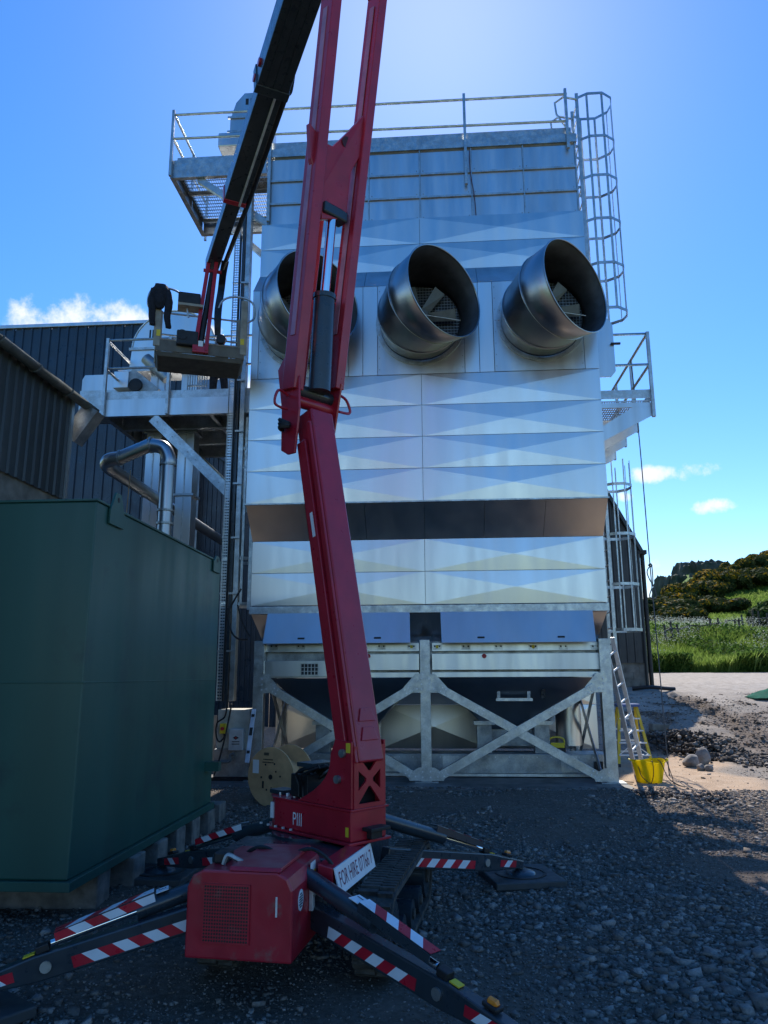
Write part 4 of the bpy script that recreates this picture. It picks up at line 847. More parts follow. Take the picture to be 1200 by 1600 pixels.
for k, (px, py) in enumerate(blk):
    p = PZ(px, py, -.14); wd = .21
    if k == 0: p = PZ(150, 1417, -.14); m = MB().box(TX-TW, p.x, p.y, p.y+.24, -.17, .098); lab = 'long grey sleeper laid under the front edge of the green tank'
    else: m = MB().box(p.x-.75, p.x+.11, p.y-.06, p.y+.20, -.17, .098); lab = 'short grey block under the long side of the green tank'
    o = m.build('sleeper', TIMBER, None, bevel=.012); tag(o, lab, 'sleeper', 'blocks carrying the green tank' if k else None)

# ------------------------------------------------------------------ tracked spider lift
LU = Vector((.75, -.66, 0)).normalized(); LV = Vector((.66, .75, 0)).normalized(); LO = Vector((-.5, 5.4, 0)); UP = Vector((0, 0, 1))
def A_(px, py, w_=0.): d = ray(px, py); k = ((LO+LV*w_-CAM).dot(LV))/d.dot(LV); return CAM+d*k      # pixel -> point in the boom's vertical plane
lift = thing('spider_lift', 'red tracked spider lift with striped outriggers spread and boom raised over the dryer', 'access lift', (-.75, 5.4, -.15))
CH = Vector((math.sin(rad(7)), math.cos(rad(7)), 0)); CS = Vector((CH.y, -CH.x, 0))      # chassis heading and its right-hand side
CB = Vector((-.92, 4.78, 0))
def c3(s_, f, z): return CB+CS*s_+CH*f+UP*z          # side, forward, height in the chassis frame
G0 = -.15
# chassis
ch = MB(); ch.obox(c3(-.04, 1.02, .30), CS*.27, CH*.98, UP*.12); chs = ch.build('chassis', NAVY, lift, bevel=.02)
MB().obox(c3(-.16, .55, .452), CS*.44, CH*.30, UP*.03).build('cross_member', NAVY, lift, bevel=.02)
for k in (0, 1): MB().tube(spl([c3(-.28+k*.30, .10, .36), c3(-.30+k*.30, .07, .52), c3(-.18+k*.30, .06, .58), c3(-.06+k*.30, .08, .50), c3(-.04+k*.30, .12, .36)]), .012, 6).build('hose', BLACK, lift, smooth=True)
# tracks
for s_ in (-.49, .49):
    pts = []; r = .22; l0, l1 = .25, 1.65
    for a in np.linspace(-90, 90, 9): pts.append((l1+r*math.cos(rad(a)), G0+.245+r*math.sin(rad(a))))
    for a in np.linspace(90, 270, 9): pts.append((l0+r*math.cos(rad(a)), G0+.245+r*math.sin(rad(a))))
    tm = MB(); n = len(pts); inn = [((l0+l1)/2+(f-(l0+l1)/2)*.965, G0+.245+(z-G0-.245)*.86) for f, z in pts]
    V = [c3(s_+e_, f, z) for e_ in (-.115, .115) for (f, z) in pts]+[c3(s_+e_, f, z) for e_ in (-.115, .115) for (f, z) in inn]
    F = []
    for i in range(n): j = (i+1) % n; F += [(i, j, n+j, n+i), (2*n+i, 3*n+i, 3*n+j, 2*n+j), (i, 2*n+i, 2*n+j, j), (n+i, n+j, 3*n+j, 3*n+i)]
    tk = tm.add(V, F).build('track', TRACK, lift); ld = MB()
    per = [(f, z) for f, z in pts]+[pts[0]]
    acc = []; tot = 0
    for (a, b_), (c_, d_) in zip(per[:-1], per[1:]):
        L_ = math.hypot(c_-a, d_-b_); k = max(1, round(L_/.06))
        for q in range(k): t_ = (q+.5)/k; acc.append((a+(c_-a)*t_, b_+(d_-b_)*t_, (c_-a)/L_, (d_-b_)/L_))
    for f, z, tf, tz in acc:
        T = CH*tf+UP*tz; Nn = CH*tz-UP*tf; ld.obox(c3(s_-.05, f, z)+Nn*.010, CS*.06, T*.018, Nn*.014); ld.obox(c3(s_+.06, f, z)+Nn*.010+T*.02, CS*.045, T*.016, Nn*.014)
    ld.build('lugs', TRACK, tk, kind='stuff')
    for f, rr in ((l0, .17), (l1, .17), (.6, .09), (.95, .09), (1.3, .09)):
        wz = G0+.245 if rr > .1 else G0+.15; w_ = MB().cyl(c3(s_-.10, f, wz), c3(s_+.10, f, wz), rr, 18).build('wheel', NAVY, tk, smooth=True); MB().cyl(c3(s_+.101, f, wz), c3(s_+.115, f, wz), rr*.4, 10).build('hub', TRACK, w_)
# red side fairing carrying the hire board
Ba, Bb = PZ(521, 1357, .49), PZ(577, 1317, .49); BX = (Bb-Ba).normalized(); BN = Vector((BX.y, -BX.x, 0)); BD_ = (-UP+BN*.25).normalized()
bd = MB().prism([Ba, Bb, Bb+BD_*.15, Ba+BD_*.15], BN*.008).build('hire_board', WHITE, lift)
text('FOR HIRE 07766 7', Ba+BN*.0095+BD_*.115+BX*.04, BX, -BD_, .085, mat('maroon_ink', (.18, .02, .06), .5, flat=True), bd, width=(Bb-Ba).length-.08)
MB().prism([Ba-BN*.10+UP*.02, Bb-BN*.10+UP*.02, Bb-BN*.004, Ba-BN*.004], -UP*.12).build('side_fairing', RED, lift, bevel=.006)
# engine cover
Y0 = PZ(287, 1497, .10); e0, e1 = Y0, PZ(455, 1508, .10); ex = (e1-e0); ex.z = 0; ew = ex.length; ex.normalize(); ey = Vector((-ex.y, ex.x, 0)); eh = PY(300, 1358, Y0.y).z-.10
ed = .62
eo = Vector((Y0.x, Y0.y, .10))
cs = .09
prf = [(0, 0), (ew, 0), (ew, eh-cs), (ew-.03, eh-.03), (ew-cs, eh), (cs, eh), (.03, eh-.03), (0, eh-cs)]
ec = MB().prism([eo+ex*a+UP*b_ for a, b_ in prf], ey*ed).build('engine_cover', REDD, lift, bevel=.012)
g0x, g0z, g1x, g1z = ew*.175, eh*.20, ew*.60, eh*.84; gm_ = MB(); NXh, NZh = 17, 17
for i in range(NXh):
    for j in range(NZh):
        c_ = eo+ex*(g0x+(g1x-g0x)*(i+.5)/NXh)+UP*(g0z+(g1z-g0z)*(j+.5)/NZh)-ey*.0125; rr = .0058
        gm_.prism([c_+ex*rr*math.cos(a)+UP*rr*math.sin(a) for a in np.linspace(0, 2*math.pi, 9)[:-1]], -ey*.001)
MB().prism([eo+ex*a+UP*b_-ey*.0 for a, b_ in ((g0x-.006, g0z-.006), (g1x+.006, g0z-.006), (g1x+.006, g1z+.006), (g0x-.006, g1z+.006))], -ey*.012).build('grille_plate', REDD, ec)
gm_.build('grille_holes', INK, ec, kind='stuff')
c_ = eo+ex*ew*.855+UP*eh*.62-ey*.002; MB().obox(c_, ex*.005, UP*.05, ey*.004).build('slot_trim', ALU, ec)
sx_ = eo+ex*(ew+.0015)
cc = sx_+ey*.15+UP*eh*.62; st = MB().prism([cc+ey*.05*math.cos(a)+UP*.055*math.sin(a) for a in np.linspace(0, 2*math.pi, 25)[:-1]], ex*.002).build('round_sticker', WHITE, ec)
for k in range(6): MB().obox(cc+ex*.003+UP*(.032-.013*k), ey*(.03 if 0 < k < 5 else .018), UP*.003, ex*.0008).build('print_line', INK, st)
cc = sx_+ey*.40+UP*eh*.84; MB().obox(cc, ey*.05, UP*.045, ex*.0015).build('warning_sticker', WHITE, ec); MB().obox(cc-UP*.02+ex*.002, ey*.048, UP*.018, ex*.0012).build('warning_sticker', YEL, ec)
cc = sx_+ey*.34+UP*eh*.52; lt = MB().obox(cc+ex*.012, ey*.022, UP*.06, ex*.012).build('latch', ALU, ec, bevel=.004); MB().cyl(cc+ex*.02+UP*.03, cc+ex*.03+UP*.03, .018, 10).build('latch_pivot', GALVD, lt)
MB().prism([eo+ex*(ew-.07)+UP*(eh+.001), eo+ex*(ew-.07)+ey*.02+UP*(eh+.02), eo+ex*(ew-.07)+ey*(ed-.02)+UP*(eh+.02), eo+ex*(ew-.07)+ey*ed+UP*(eh+.001)], -ex*.3).build('raised_lid', REDD, ec, bevel=.006)
MB().tube(spl([eo+ex*.16+ey*.12+UP*(eh+.002), eo+ex*.18+ey*.13+UP*(eh+.05), eo+ex*.23+ey*.14+UP*(eh+.03), eo+ex*.26+ey*.16+UP*(eh+.008)]), .014, 6).build('exhaust_hook', GALVD, ec, smooth=True)
MB().obox(eo+ex*.13+ey*.2+UP*(eh+.03), ex*.04, ey*.06, UP*.03).build('exhaust_box', BLACK, ec, bevel=.01)
# outriggers
def stripes(parent, a, b_, u, half, off, n, first=0):
    """red and white slanted decals along a->b_ on a face whose outward normal is off"""
    a, b_ = Vector(a), Vector(b_); d = (b_-a); L_ = d.length; d.normalize(); pt = L_/n; sk = half*.9; o = off
    for i in range(n):
        s0, s1 = i*pt, (i+1)*pt
        P = [a+d*max(0, min(L_, s0-sk))-u*half+o, a+d*max(0, min(L_, s1-sk))-u*half+o, a+d*max(0, min(L_, s1+sk))+u*half+o, a+d*max(0, min(L_, s0+sk))+u*half+o]
        if i == 0: P[0] = a-u*half+o; P[3] = a+u*half+o if False else P[3]; P = [a-u*half+o, P[1], P[2], a+u*half+o]
        if i == n-1: P[1] = b_-u*half+o; P[2] = b_+u*half+o
        MB().prism(P, o.normalized()*.0012).build('stripe', REDST if (i+first) % 2 == 0 else WHST, parent)
def outrigger(root, knee, foot, num=None, face=1, pad=True, beacon=True, big=False):
    root, knee, foot = Vector(root), Vector(knee), Vector(foot)
    d = (foot-root).normalized(); sd = d.cross(UP).normalized()*face; u2 = sd.cross(d)*1.; u2 = u2 if u2.z > 0 else -u2
    arm = MB(); hw_, hh0, hh1 = .040, .068, .05
    tip = foot+UP*.13
    V = []
    for p, h in ((root, hh0), (root.lerp(tip, .72), hh0), (tip, .03)):
        V += [p-sd*hw_-u2*h, p+sd*hw_-u2*h, p+sd*hw_+u2*h, p-sd*hw_+u2*h]
    F = [(0, 3, 2, 1), (8, 9, 10, 11)]
    for k in (0, 4): F += [(k+i, k+(i+1) % 4, k+4+(i+1) % 4, k+4+i) for i in range(4)]
    arm.add(V, F); arm = arm.build('outrigger', NAVY, lift, bevel=.010)
    # ram from the chassis shoulder to the arm
    j = root.lerp(tip, .66)+u2*(hh0+.03); k1 = knee.lerp(j, .60)
    MB().tube([knee, knee.lerp(j, .03), k1], .050, 16).build('ram', NAVY, arm, smooth=True); MB().cyl(k1, j, .02, 12).build('piston_rod', CHROME, arm, smooth=True)
    dj = (j-k1).normalized(); gu = sd.cross(dj); gu = gu if gu.z > 0 else -gu
    g0_, g1_ = knee.lerp(j, .50)+gu*.068, j+gu*.05-dj*.03
    gd = MB(); gd.prism([g0_-sd*.038, g1_-sd*.038, g1_+sd*.038, g0_+sd*.038], gu*.006); gd.prism([g0_+sd*.0385, g1_+sd*.0385, g1_+sd*.0385-gu*.04, g0_+sd*.0385-gu*.05], sd*.005); gd.build('ram_guard', NAVY, arm)
    stripes(arm, g0_, g1_, sd, .0375, gu*.0075, 6, 1)
    if face < 0: stripes(arm, g0_-gu*.022+sd*.0, g1_-gu*.018, gu, .022, sd*.045, 6, 1)
    stripes(arm, root.lerp(tip, .16)-u2*.02, root.lerp(tip, .60)-u2*.02, u2, .030, sd*(hw_+.001), 8, 1)
    q0_, q1_ = root.lerp(tip, .80), root.lerp(tip, .93); stripes(arm, q0_-u2*.0, q1_-u2*.0, u2, .026, sd*(hw_+.001), 3, 0)
    MB().cyl(root.lerp(tip, .69)+sd*(hw_+.001), root.lerp(tip, .69)+sd*(hw_+.012), .030, 16).build('pivot_cap', GALVD, arm, smooth=True)
    c_ = root.lerp(tip, .74)+u2*(hh0+.004); MB().obox(c_, d*.03, sd*.022, u2*.003).build('warning_label', YEL, arm)
    MB().obox(root.lerp(tip, .69)+u2*(hh0+.02), d*.035, sd*.03, u2*.02).build('sensor_box', BLACK, arm, bevel=.006)
    if beacon:
        c_ = root.lerp(tip, .88)+u2*.065; MB().obox(c_, d*.045, sd*.03, u2*.012).build('lamp_base', BLACK, arm, bevel=.008); l_ = MB().tube([c_+u2*.012-d*.03, c_+u2*.014-d*.02, c_+u2*.016+d*.02, c_+u2*.012+d*.03], [.01, .02, .02, .01], 10).build('amber_lamp', AMBER, arm, smooth=True)
    if num:
        c_ = knee.lerp(j, .46)+gu*.0605; nb_ = MB().obox(c_+gu*.002, dj*.035, sd*.04, gu*.002).build('number_plate', WHITE, arm)
        text(num, c_+gu*.0055-sd*.018*(1 if True else -1)+dj*.022 if face > 0 else c_+gu*.0055+sd*.018*-1+dj*.022, sd, -dj, .045, INK, nb_, 'number')
    if pad:
        MB().cyl(tip-UP*.02, foot+UP*.05, .03, 12).build('foot_stem', NAVY, arm); MB().tube([foot+UP*.056, foot+UP*.07, foot+UP*.095], [.13, .12, .05], 24).build('foot_disc', NAVY, arm, smooth=True)
        dh = Vector((d.x, d.y, 0)).normalized(); px_ = MB().obox(foot+UP*.025, (dh*.8+sd*.6).normalized()*.30, (dh*-.6+sd*.8).normalized()*.30, UP*.03).build('spreader_pad', mat('worn_pad', (.045, .05, .052), .6), arm, bevel=.01); MB().ring(foot+UP*.054, UP, .20, .22, .008, 28).build('pad_ridge', BLACK, px_)
    return arm
def gz(p): return Vector((p.x, p.y, float(gh(p.x, p.y))+.01))
outrigger(c3(.10, .06, .24), c3(.06, .0, .47), gz(PZ(822, 1690, -.14)), '1', face=1)
f3 = gz(PZ(-75, 1592, -.14)); outrigger(c3(-.30, -.12, .30), c3(-.25, .05, .46), f3, '3', face=-1)
outrigger(c3(.36, 1.1, .32), c3(.30, 1.2, .56), gz(PZ(814, 1378, -.14)), None, face=1)
outrigger(c3(-.36, 1.1, .32), c3(-.30, 1.2, .56), gz(PZ(250, 1372, -.14)), None, face=-1)
# slewing superstructure
def sp(s_, w_, z): return LO+LU*s_+LV*w_+UP*z
TB = .50
A0, B0_, C0 = PZ(414, 1290, TB), PZ(548, 1322, TB), PZ(612, 1312, TB)
hwm = .165; sB = (B0_-LO).dot(LU); wB = (B0_-LO).dot(LV); sA = (A0-LO).dot(LU); wC = (C0-LO).dot(LV)
wc = (wB+wC)/2; hwm = (wC-wB)/2
tt = MB().cyl(sp((sA+sB)/2-.1, wc, TB-.06), sp((sA+sB)/2-.1, wc, TB-.004), .30, 28).build('slew_ring', NAVY, lift, smooth=True)
MB().prism([sp(sA-.03, wc-hwm*.55, TB), sp(sA+.12, wc-hwm-.03, TB), sp(sB+.02, wc-hwm-.03, TB), sp(sB+.02, wc+hwm+.03, TB), sp(sA+.12, wc+hwm+.03, TB), sp(sA-.03, wc+hwm*.55, TB)], UP*.018).build('turntable_plate', RED, lift, bevel=.004)
tb = MB().prism([sp(sA+.02, wc-hwm*.6, TB+.0185), sp(sA+.14, wc-hwm, TB+.0185), sp(sB, wc-hwm, TB+.0185), sp(sB, wc+hwm, TB+.0185), sp(sA+.14, wc+hwm, TB+.0185), sp(sA+.02, wc+hwm*.6, TB+.0185)], UP*.19).build('turntable', RED, lift, bevel=.008)
zt = TB+.21
MB().prism([sp(sA, wc-hwm*.6, zt), sp(sA+.13, wc-hwm-.012, zt), sp(sB+.015, wc-hwm-.012, zt), sp(sB+.015, wc+hwm+.012, zt), sp(sA+.13, wc+hwm+.012, zt), sp(sA, wc+hwm*.6, zt)], UP*.014).build('deck_plate', RED, lift, bevel=.003)
bl = MB()
for k in range(6): bl.cyl(sp(sA+.10+k*.085, wc-hwm*.5, zt+.014), sp(sA+.10+k*.085, wc-hwm*.5, zt+.032), .014, 6)
for k in range(5): bl.cyl(sp(sA+.0+k*.09, wc-hwm-.02, TB+.018), sp(sA+.0+k*.09, wc-hwm-.02, TB+.03), .012, 6)
bl.build('bolts', ALU, lift)
text('PIII', sp(sA+.36, wc-hwm-.0025, TB+.055), LU, UP, .085, WHITE, tb, width=.10)
MB().obox(sp(sA+.08, wc-hwm*.82, TB+.12), LU*.02, LV*.012, UP*.055).build('data_label', WHITE, tb)
MB().prism([sp(sB-.05, wc-hwm-.002, TB+.05), sp(sB-.02, wc-hwm-.002, TB+.05), sp(sB-.02, wc-hwm-.002, TB+.11), sp(sB-.05, wc-hwm-.002, TB+.11)], -LV*.0015).build('yellow_label', YEL, tb)
q = MB(); q.obox(sp(sB+.04, wc+.03, TB+.09), LU*.05, LV*.09, UP*.012); q.obox(sp(sB+.02, wc+.03, TB+.06), LU*.03, LV*.05, UP*.035); q.build('work_lamp', BLACK, tb, bevel=.004)
# mast: side cheeks with a sweeping rear edge, and a pierced end plate
mz0 = zt+.015; mz1 = A_(530, 1158, wc-hwm).z; mh = mz1-mz0
ml = .30
for wv in (wc-hwm+.003, wc+hwm-.021):
    pf = [(sB, 0), (sB, mh), (sB-.17, mh*1.02), (sB-.22, mh*.78)]
    for a in np.linspace(0, 1, 8): pf.append((sB-.22-.36*a**2.2, mh*(.72-.72*a)))
    MB().prism([sp(a, wv, mz0+b_) for a, b_ in pf], LV*.018).build('mast_cheek', RED, lift, bevel=.003)
for (a, b_) in ((.08, mh*.82), (.13, mh*.42)): MB().cyl(sp(sB-a, wc-hwm+.002, mz0+b_), sp(sB-a, wc-hwm-.022, mz0+b_), .028, 14).build('pivot_pin', GALVD, lift, smooth=True)
MB().obox(sp(sB-.03, wc-hwm-.001, mz1-.04), LU*.02, UP*.032, LV*.002).build('yellow_label', YEL, lift)
fw = hwm*2-.044
def pierced():
    bm = bmesh.new(); W, Hh = fw, mh*.93; outer = [(-W/2, 0), (W/2, 0), (W/2, Hh), (W*.28, Hh), (W*.2, Hh*.93), (-W*.2, Hh*.93), (-W*.28, Hh), (-W/2, Hh)]
    def tri(cx, cz, pts): return [(cx+a*W, cz+b_*Hh) for a, b_ in pts]
    holes = [tri(0, Hh*.72, ((-.36, .11), (.36, .11), (.03, -.13), (-.03, -.13))), tri(0, Hh*.14, ((-.36, -.07), (.36, -.07), (.03, .2), (-.03, .2))), tri(-W*.02, Hh*.45, ((-.34, -.17), (-.34, .15), (-.09, .02), (-.09, -.03))), tri(W*.02, Hh*.45, ((.34, -.17), (.34, .15), (.09, .02), (.09, -.03)))]
    es = []
    for lp_ in [outer]+holes:
        vs_ = [bm.verts.new((a, 0, b_)) for a, b_ in lp_]; es += [bm.edges.new((vs_[i], vs_[(i+1) % len(vs_)])) for i in range(len(vs_))]
    bmesh.ops.triangle_fill(bm, use_beauty=True, use_dissolve=False, edges=es)
    m = MB(); bm.verts.index_update(); vv = [sp(sB-.0, wc+v.co.x, mz0+v.co.z) for v in bm.verts]
    def inside(p, poly):
        c_ = False; j = len(poly)-1
        for i in range(len(poly)):
            if (poly[i][1] > p[1]) != (poly[j][1] > p[1]) and p[0] < (poly[j][0]-poly[i][0])*(p[1]-poly[i][1])/(poly[j][1]-poly[i][1])+poly[i][0]: c_ = not c_
            j = i
        return c_
    fs = []
    for f in bm.faces:
        c_ = f.calc_center_median()
        if not any(inside((c_.x, c_.z), h) for h in holes): fs.append(tuple(v.index for v in f.verts))
    m.add(vv, fs); bm.free(); o = m.build('mast_end_plate', RED, lift); s_ = o.modifiers.new('t', 'SOLIDIFY'); s_.thickness = .016; s_.offset = 0
pierced()
MB().obox(sp(sB-.10, wc, mz0+mh*.36), LU*.01, LV*(fw/2), UP*mh*.36).build('mast_bulkhead', mat('mast_inside', (.02, .015, .018), .7), lift)
# valve block and hoses behind the mast
vb = MB().obox(sp(sA+.34, wc+.02, zt+.10), LU*.10, LV*.12, UP*.08).build('valve_block', BLACK, lift, bevel=.006)
MB().obox(sp(sA+.40, wc+.02, zt+.25), LU*.09, LV*.12, UP*.015).build('valve_cover', NAVY, vb); hz_ = MB()
for k in range(16): a = sp(sA+.24+random.random()*.18, wc-.12+random.random()*.2, zt+.03); hz_.tube(spl([a, a+UP*.08+LU*random.uniform(-.05, .05), a+UP*.16+LU*random.uniform(-.05, .12)-LV*random.uniform(0, .06), a+UP*.22+LU*.18]), .009, 6)
hz_.build('hydraulic_hoses', BLACK, vb, smooth=True, kind='stuff'); MB().obox(sp(sA+.05, wc-.02, zt+.03), LU*.08, LV*.07, UP*.014).build('step_plate', NAVY, lift)
# lower arm
La, Lb = A_(563, 1165, wc), A_(491, 650, wc); dA = (Lb-La).normalized(); nA = LV.cross(dA).normalized(); nA = nA if nA.dot(LU) > 0 else -nA
aw, ad = .115, .10
La2 = La-dA*.12
def armbox(p, q, hw_, hd_, name, m=RED, bev=.012, w0=0.): return MB().hexa([p+LV*(w0-hw_)-nA*hd_, p+LV*(w0+hw_)-nA*hd_, q+LV*(w0+hw_)-nA*hd_, q+LV*(w0-hw_)-nA*hd_, p+LV*(w0-hw_)+nA*hd_, p+LV*(w0+hw_)+nA*hd_, q+LV*(w0+hw_)+nA*hd_, q+LV*(w0-hw_)+nA*hd_]).build(name, m, lift, bevel=bev)
la = armbox(La2, Lb, aw, ad, 'lower_arm')
MB().hexa([La2+LV*(-aw-.03)-nA*ad*.95, La2+LV*(-aw-.002)-nA*ad*.95, Lb-dA*.25+LV*(-aw-.002)-nA*ad*.95, Lb-dA*.25+LV*(-aw-.03)-nA*ad*.95, La2+LV*(-aw-.03)+nA*ad*.1, La2+LV*(-aw-.002)+nA*ad*.1, Lb-dA*.25+LV*(-aw-.002)+nA*ad*.1, Lb-dA*.25+LV*(-aw-.03)+nA*ad*.1]).build('arm_rib', RED, la, bevel=.006)
MB().hexa([La2+LV*(-aw-.025)+nA*ad*.45, La2+LV*(-aw-.002)+nA*ad*.45, Lb-dA*.12+LV*(-aw-.002)+nA*ad*.45, Lb-dA*.12+LV*(-aw-.025)+nA*ad*.45, La2+LV*(-aw-.025)+nA*ad*.9, La2+LV*(-aw-.002)+nA*ad*.9, Lb-dA*.12+LV*(-aw-.002)+nA*ad*.9, Lb-dA*.12+LV*(-aw-.025)+nA*ad*.9]).build('arm_rib', RED, la, bevel=.006)
c_ = La.lerp(Lb, .63)-LV*(aw+.031)-nA*.03; MB().obox(c_, dA*.10, nA*.016, LV*.001).build('arm_label', WHITE, la)
for k in (0, 1): q = La+dA*(.02+.13*k)+nA*(ad+.004); MB().prism([q-LV*.08, q+LV*.08, q+LV*.05+dA*.09, q-LV*.05+dA*.09], nA*.006).build('reinforcement', RED, la, bevel=.003)
# knuckle cheeks joining the arms
Kc = A_(490, 625, wc)
for w0, pxs in ((-1, ((447, 560), (437, 580), (443, 640), (442, 705), (452, 711), (463, 708), (470, 640), (470, 590), (462, 562))), (1, ((511, 580), (505, 600), (508, 700), (517, 704), (527, 640), (533, 600), (523, 585)))):
    wv = wc+w0*.19; P = [A_(a, b_, wv) for a, b_ in pxs]
    MB().prism(P, LV*.02*w0).build('knuckle_cheek', RED, lift, bevel=.004)
for py, m_, r in ((617, NAVY, .055), (634, RED, .05)):
    p = A_(488, py, wc); MB().cyl(p-LV*.195, p+LV*.195, r, 18).build('knuckle_pin', m_, lift, smooth=True)
p = A_(450, 640, wc-.22); MB().tube(spl([p+UP*.12, p+UP*.14-LV*.10, p+UP*.02-LV*.13, p-LV*.01]), .012, 6).build('grab_loop', RED, lift, smooth=True)
p = A_(530, 640, wc+.22); MB().tube(spl([p+UP*.13, p+UP*.10+LV*.08, p+UP*.0+LV*.12, p-UP*.02+LV*.0]), .012, 6).build('grab_loop', RED, lift, smooth=True)
hz_ = MB(); p = A_(441, 672, wc-.23)
for k in range(6): hz_.tube(spl([p+UP*.03*(k % 3), p-LV*.06+UP*.03*(k % 3)+LU*.05, p-LV*.02+UP*.02*(k % 2)+LU*.12]), .018, 6)
hz_.build('hose_bundle', BLACK, lift, smooth=True, kind='stuff')
# upper arms (two beams, a pierced web between them), ram
def beam(pxa, pxb, wa, wb, hw_, hd_, name):
    a, b_ = A_(*pxa, wa), A_(*pxb, wb); d = (b_-a).normalized(); nn = LV.cross(d).normalized(); nn = nn if nn.dot(LU) > 0 else -nn
    o = MB().hexa([a-LV*hw_-nn*hd_, a+LV*hw_-nn*hd_, b_+LV*hw_-nn*hd_, b_-LV*hw_-nn*hd_, a-LV*hw_+nn*hd_, a+LV*hw_+nn*hd_, b_+LV*hw_+nn*hd_, b_-LV*hw_+nn*hd_]).build(name, RED, lift, bevel=.008)
    return a, b_, d, nn, o
top = -300
ba = beam((457, 610), (518+ (518-457)*.0, 0), wc-.19, wc-.23, .05, .085, 'upper_arm')
ea = ba[1]+(ba[1]-ba[0])*.38
eb = None
bb_ = beam((521, 610), (590, 0), wc+.19, wc+.23, .045, .085, 'upper_arm')
for a in (ba, bb_):
    a_, b_, d, nn, o = a
    MB().obox(b_+d*.95, LV*.05, d*.95, nn*.085).build('upper_arm_extension', RED, lift, bevel=.008)
    MB().obox(a_.lerp(b_, .55)-LV*.053, LV*.004, d*(b_-a_).length*.42, nn*.028).build('arm_rib', mat('pale_pink_rib', (.45, .18, .25), .4), o, bevel=.002)  # ribs coloured paler and pinker than the arms
wbp = [(478, 195), (500, 225), (515, 232), (540, 208), (566, 180), (575, 215), (541, 275), (535, 345), (497, 345), (494, 300), (480, 250)]
def wof(px, py): f = (610-py)/610; xl, xr_ = 457+61*f, 521+69*f; return wc+((px-xl)/(xr_-xl)*2-1)*.21
nb_ = ba[3]
P = [A_(a, b_, wof(a, b_))+nb_*.05 for a, b_ in wbp]; wb_ = MB().prism(P, -nb_*.05).build('web_plate', RED, lift, bevel=.006)
p = A_(536, 227, wof(536, 227))+nb_*.052; MB().ring(p, nb_, .001, .055, .003, 22).build('web_hole', mat('dark_red_bore', (.06, .006, .012), .6), wb_)
P = [A_(a, b_, wc) for a, b_ in ((508, 318), (527, 318), (525, 640), (480, 640))]
c0_, c1_, c2_ = A_(499, 612, wc), A_(507, 465, wc), A_(519, 335, wc); dd = (c2_-c0_).normalized()
ram = MB().tube([c0_, c1_], .092, 24).build('lift_ram', NAVY, lift, smooth=True); MB().cyl(c1_, c2_, .042, 18).build('piston_rod', CHROME, ram, smooth=True); MB().obox(c2_, LV*.13, dd*.05, LU*.06).build('clevis', NAVY, ram, bevel=.015)
MB().ring(c1_-dd*.02, dd, .05, .10, .04, 24).build('gland_nut', NAVY, ram)
i0, i1 = A_(478, 600, wc), A_(512, 300, wc); MB().bar(i0-LU*.16, i1-LU*.16, .16, .10, LU).build('inner_link', RED, lift, bevel=.008)
# elbow and telescopic boom
T3 = PY(331, 415, 10.9); E0 = A_(331+(467-331)*1.62, 415-415*1.62, wc); dT = (T3-E0).normalized()
BH = Vector((dT.x, dT.y, 0)).normalized(); KU, KV = LU, LV; LU_, LV_ = LU.copy(), LV.copy()
LU = -BH; LV = Vector((BH.y, -BH.x, 0))                         # the boom's own heading from here on
nT = LV.cross(dT).normalized(); nT = nT if nT.z < 0 else -nT        # nT points to the boom's underside
def sec(a, b_, hw_, hd_, name, m): return MB().obox((a+b_)/2, LV*hw_, (b_-a)/2, nT*hd_).build(name, m, lift, bevel=.012)
def onT(px, py):                                               # nearest point of the boom axis to a pixel ray
    r_ = ray(px, py).normalized(); w0 = T3-CAM; b0 = dT.dot(r_); return T3+dT*((b0*r_.dot(w0)-dT.dot(w0))/(1-b0*b0))
q1, q2 = onT(424, 130), onT(362, 305)
bo1 = sec(E0, q1, .20, .17, 'boom_outer', NAVY); bo2 = sec(q1-dT*.3, q2, .155, .13, 'boom_middle', NAVY); bo3 = sec(q2-dT*.3, T3, .105, .095, 'boom_inner', NAVY)
MB().obox(q1, LV*.215, dT*.06, nT*.185).build('boom_collar', NAVY, bo1, bevel=.01); MB().obox(q2, LV*.165, dT*.04, nT*.14).build('boom_collar', RED, bo2, bevel=.01)
MB().cyl(q1-LV*.23, q1-LV*.2, .05, 12).build('slide_pad_bolt', RED, bo1); MB().cyl(q1-dT*.22-LV*.23, q1-dT*.22-LV*.2, .05, 12).build('slide_pad_bolt', RED, bo1)
for w0 in (-.10, .0, .10): MB().obox((E0+q1)/2+LV*w0+nT*.174, LV*.006, (q1-E0)/2*.98, nT*.004).build('underside_rib', NAVY, bo1)
MB().tube([q1+LV*.06+nT*.15, q2+LV*.07+nT*.16], .016, 8).build('hydraulic_line', ALU, bo2); MB().tube([q1-dT*.05+LV*.19+nT*.1, q2+LV*.20+nT*.08, T3-dT*.05+LV*.17+nT*.05], .035, 8).build('hose_carrier', BLACK, bo2)
hz_ = MB()
for k in range(7): b0_ = q1+LV*(.20+.02*(k % 2))+nT*(.05-.03*k); hz_.tube(spl([b0_-dT*.25, b0_+LV*.04, b0_+dT*.07+LV*.02, b0_+dT*.02-LV*.02]), .012, 6)
hz_.build('hose_ends', BLACK, bo1, smooth=True, kind='stuff')
Ej = (ba[1]+ba[2]*1.9+bb_[1]+bb_[2]*1.9)/2
MB().hexa([E0-LV*.12-nT*.15, E0+LV*.12-nT*.15, Ej+LV*.30-LU*.1, Ej-LV*.30-LU*.1, E0-LV*.12+nT*.15, E0+LV*.12+nT*.15, Ej+LV*.30+LU*.1, Ej-LV*.30+LU*.1]).build('elbow_link', RED, lift, bevel=.02)
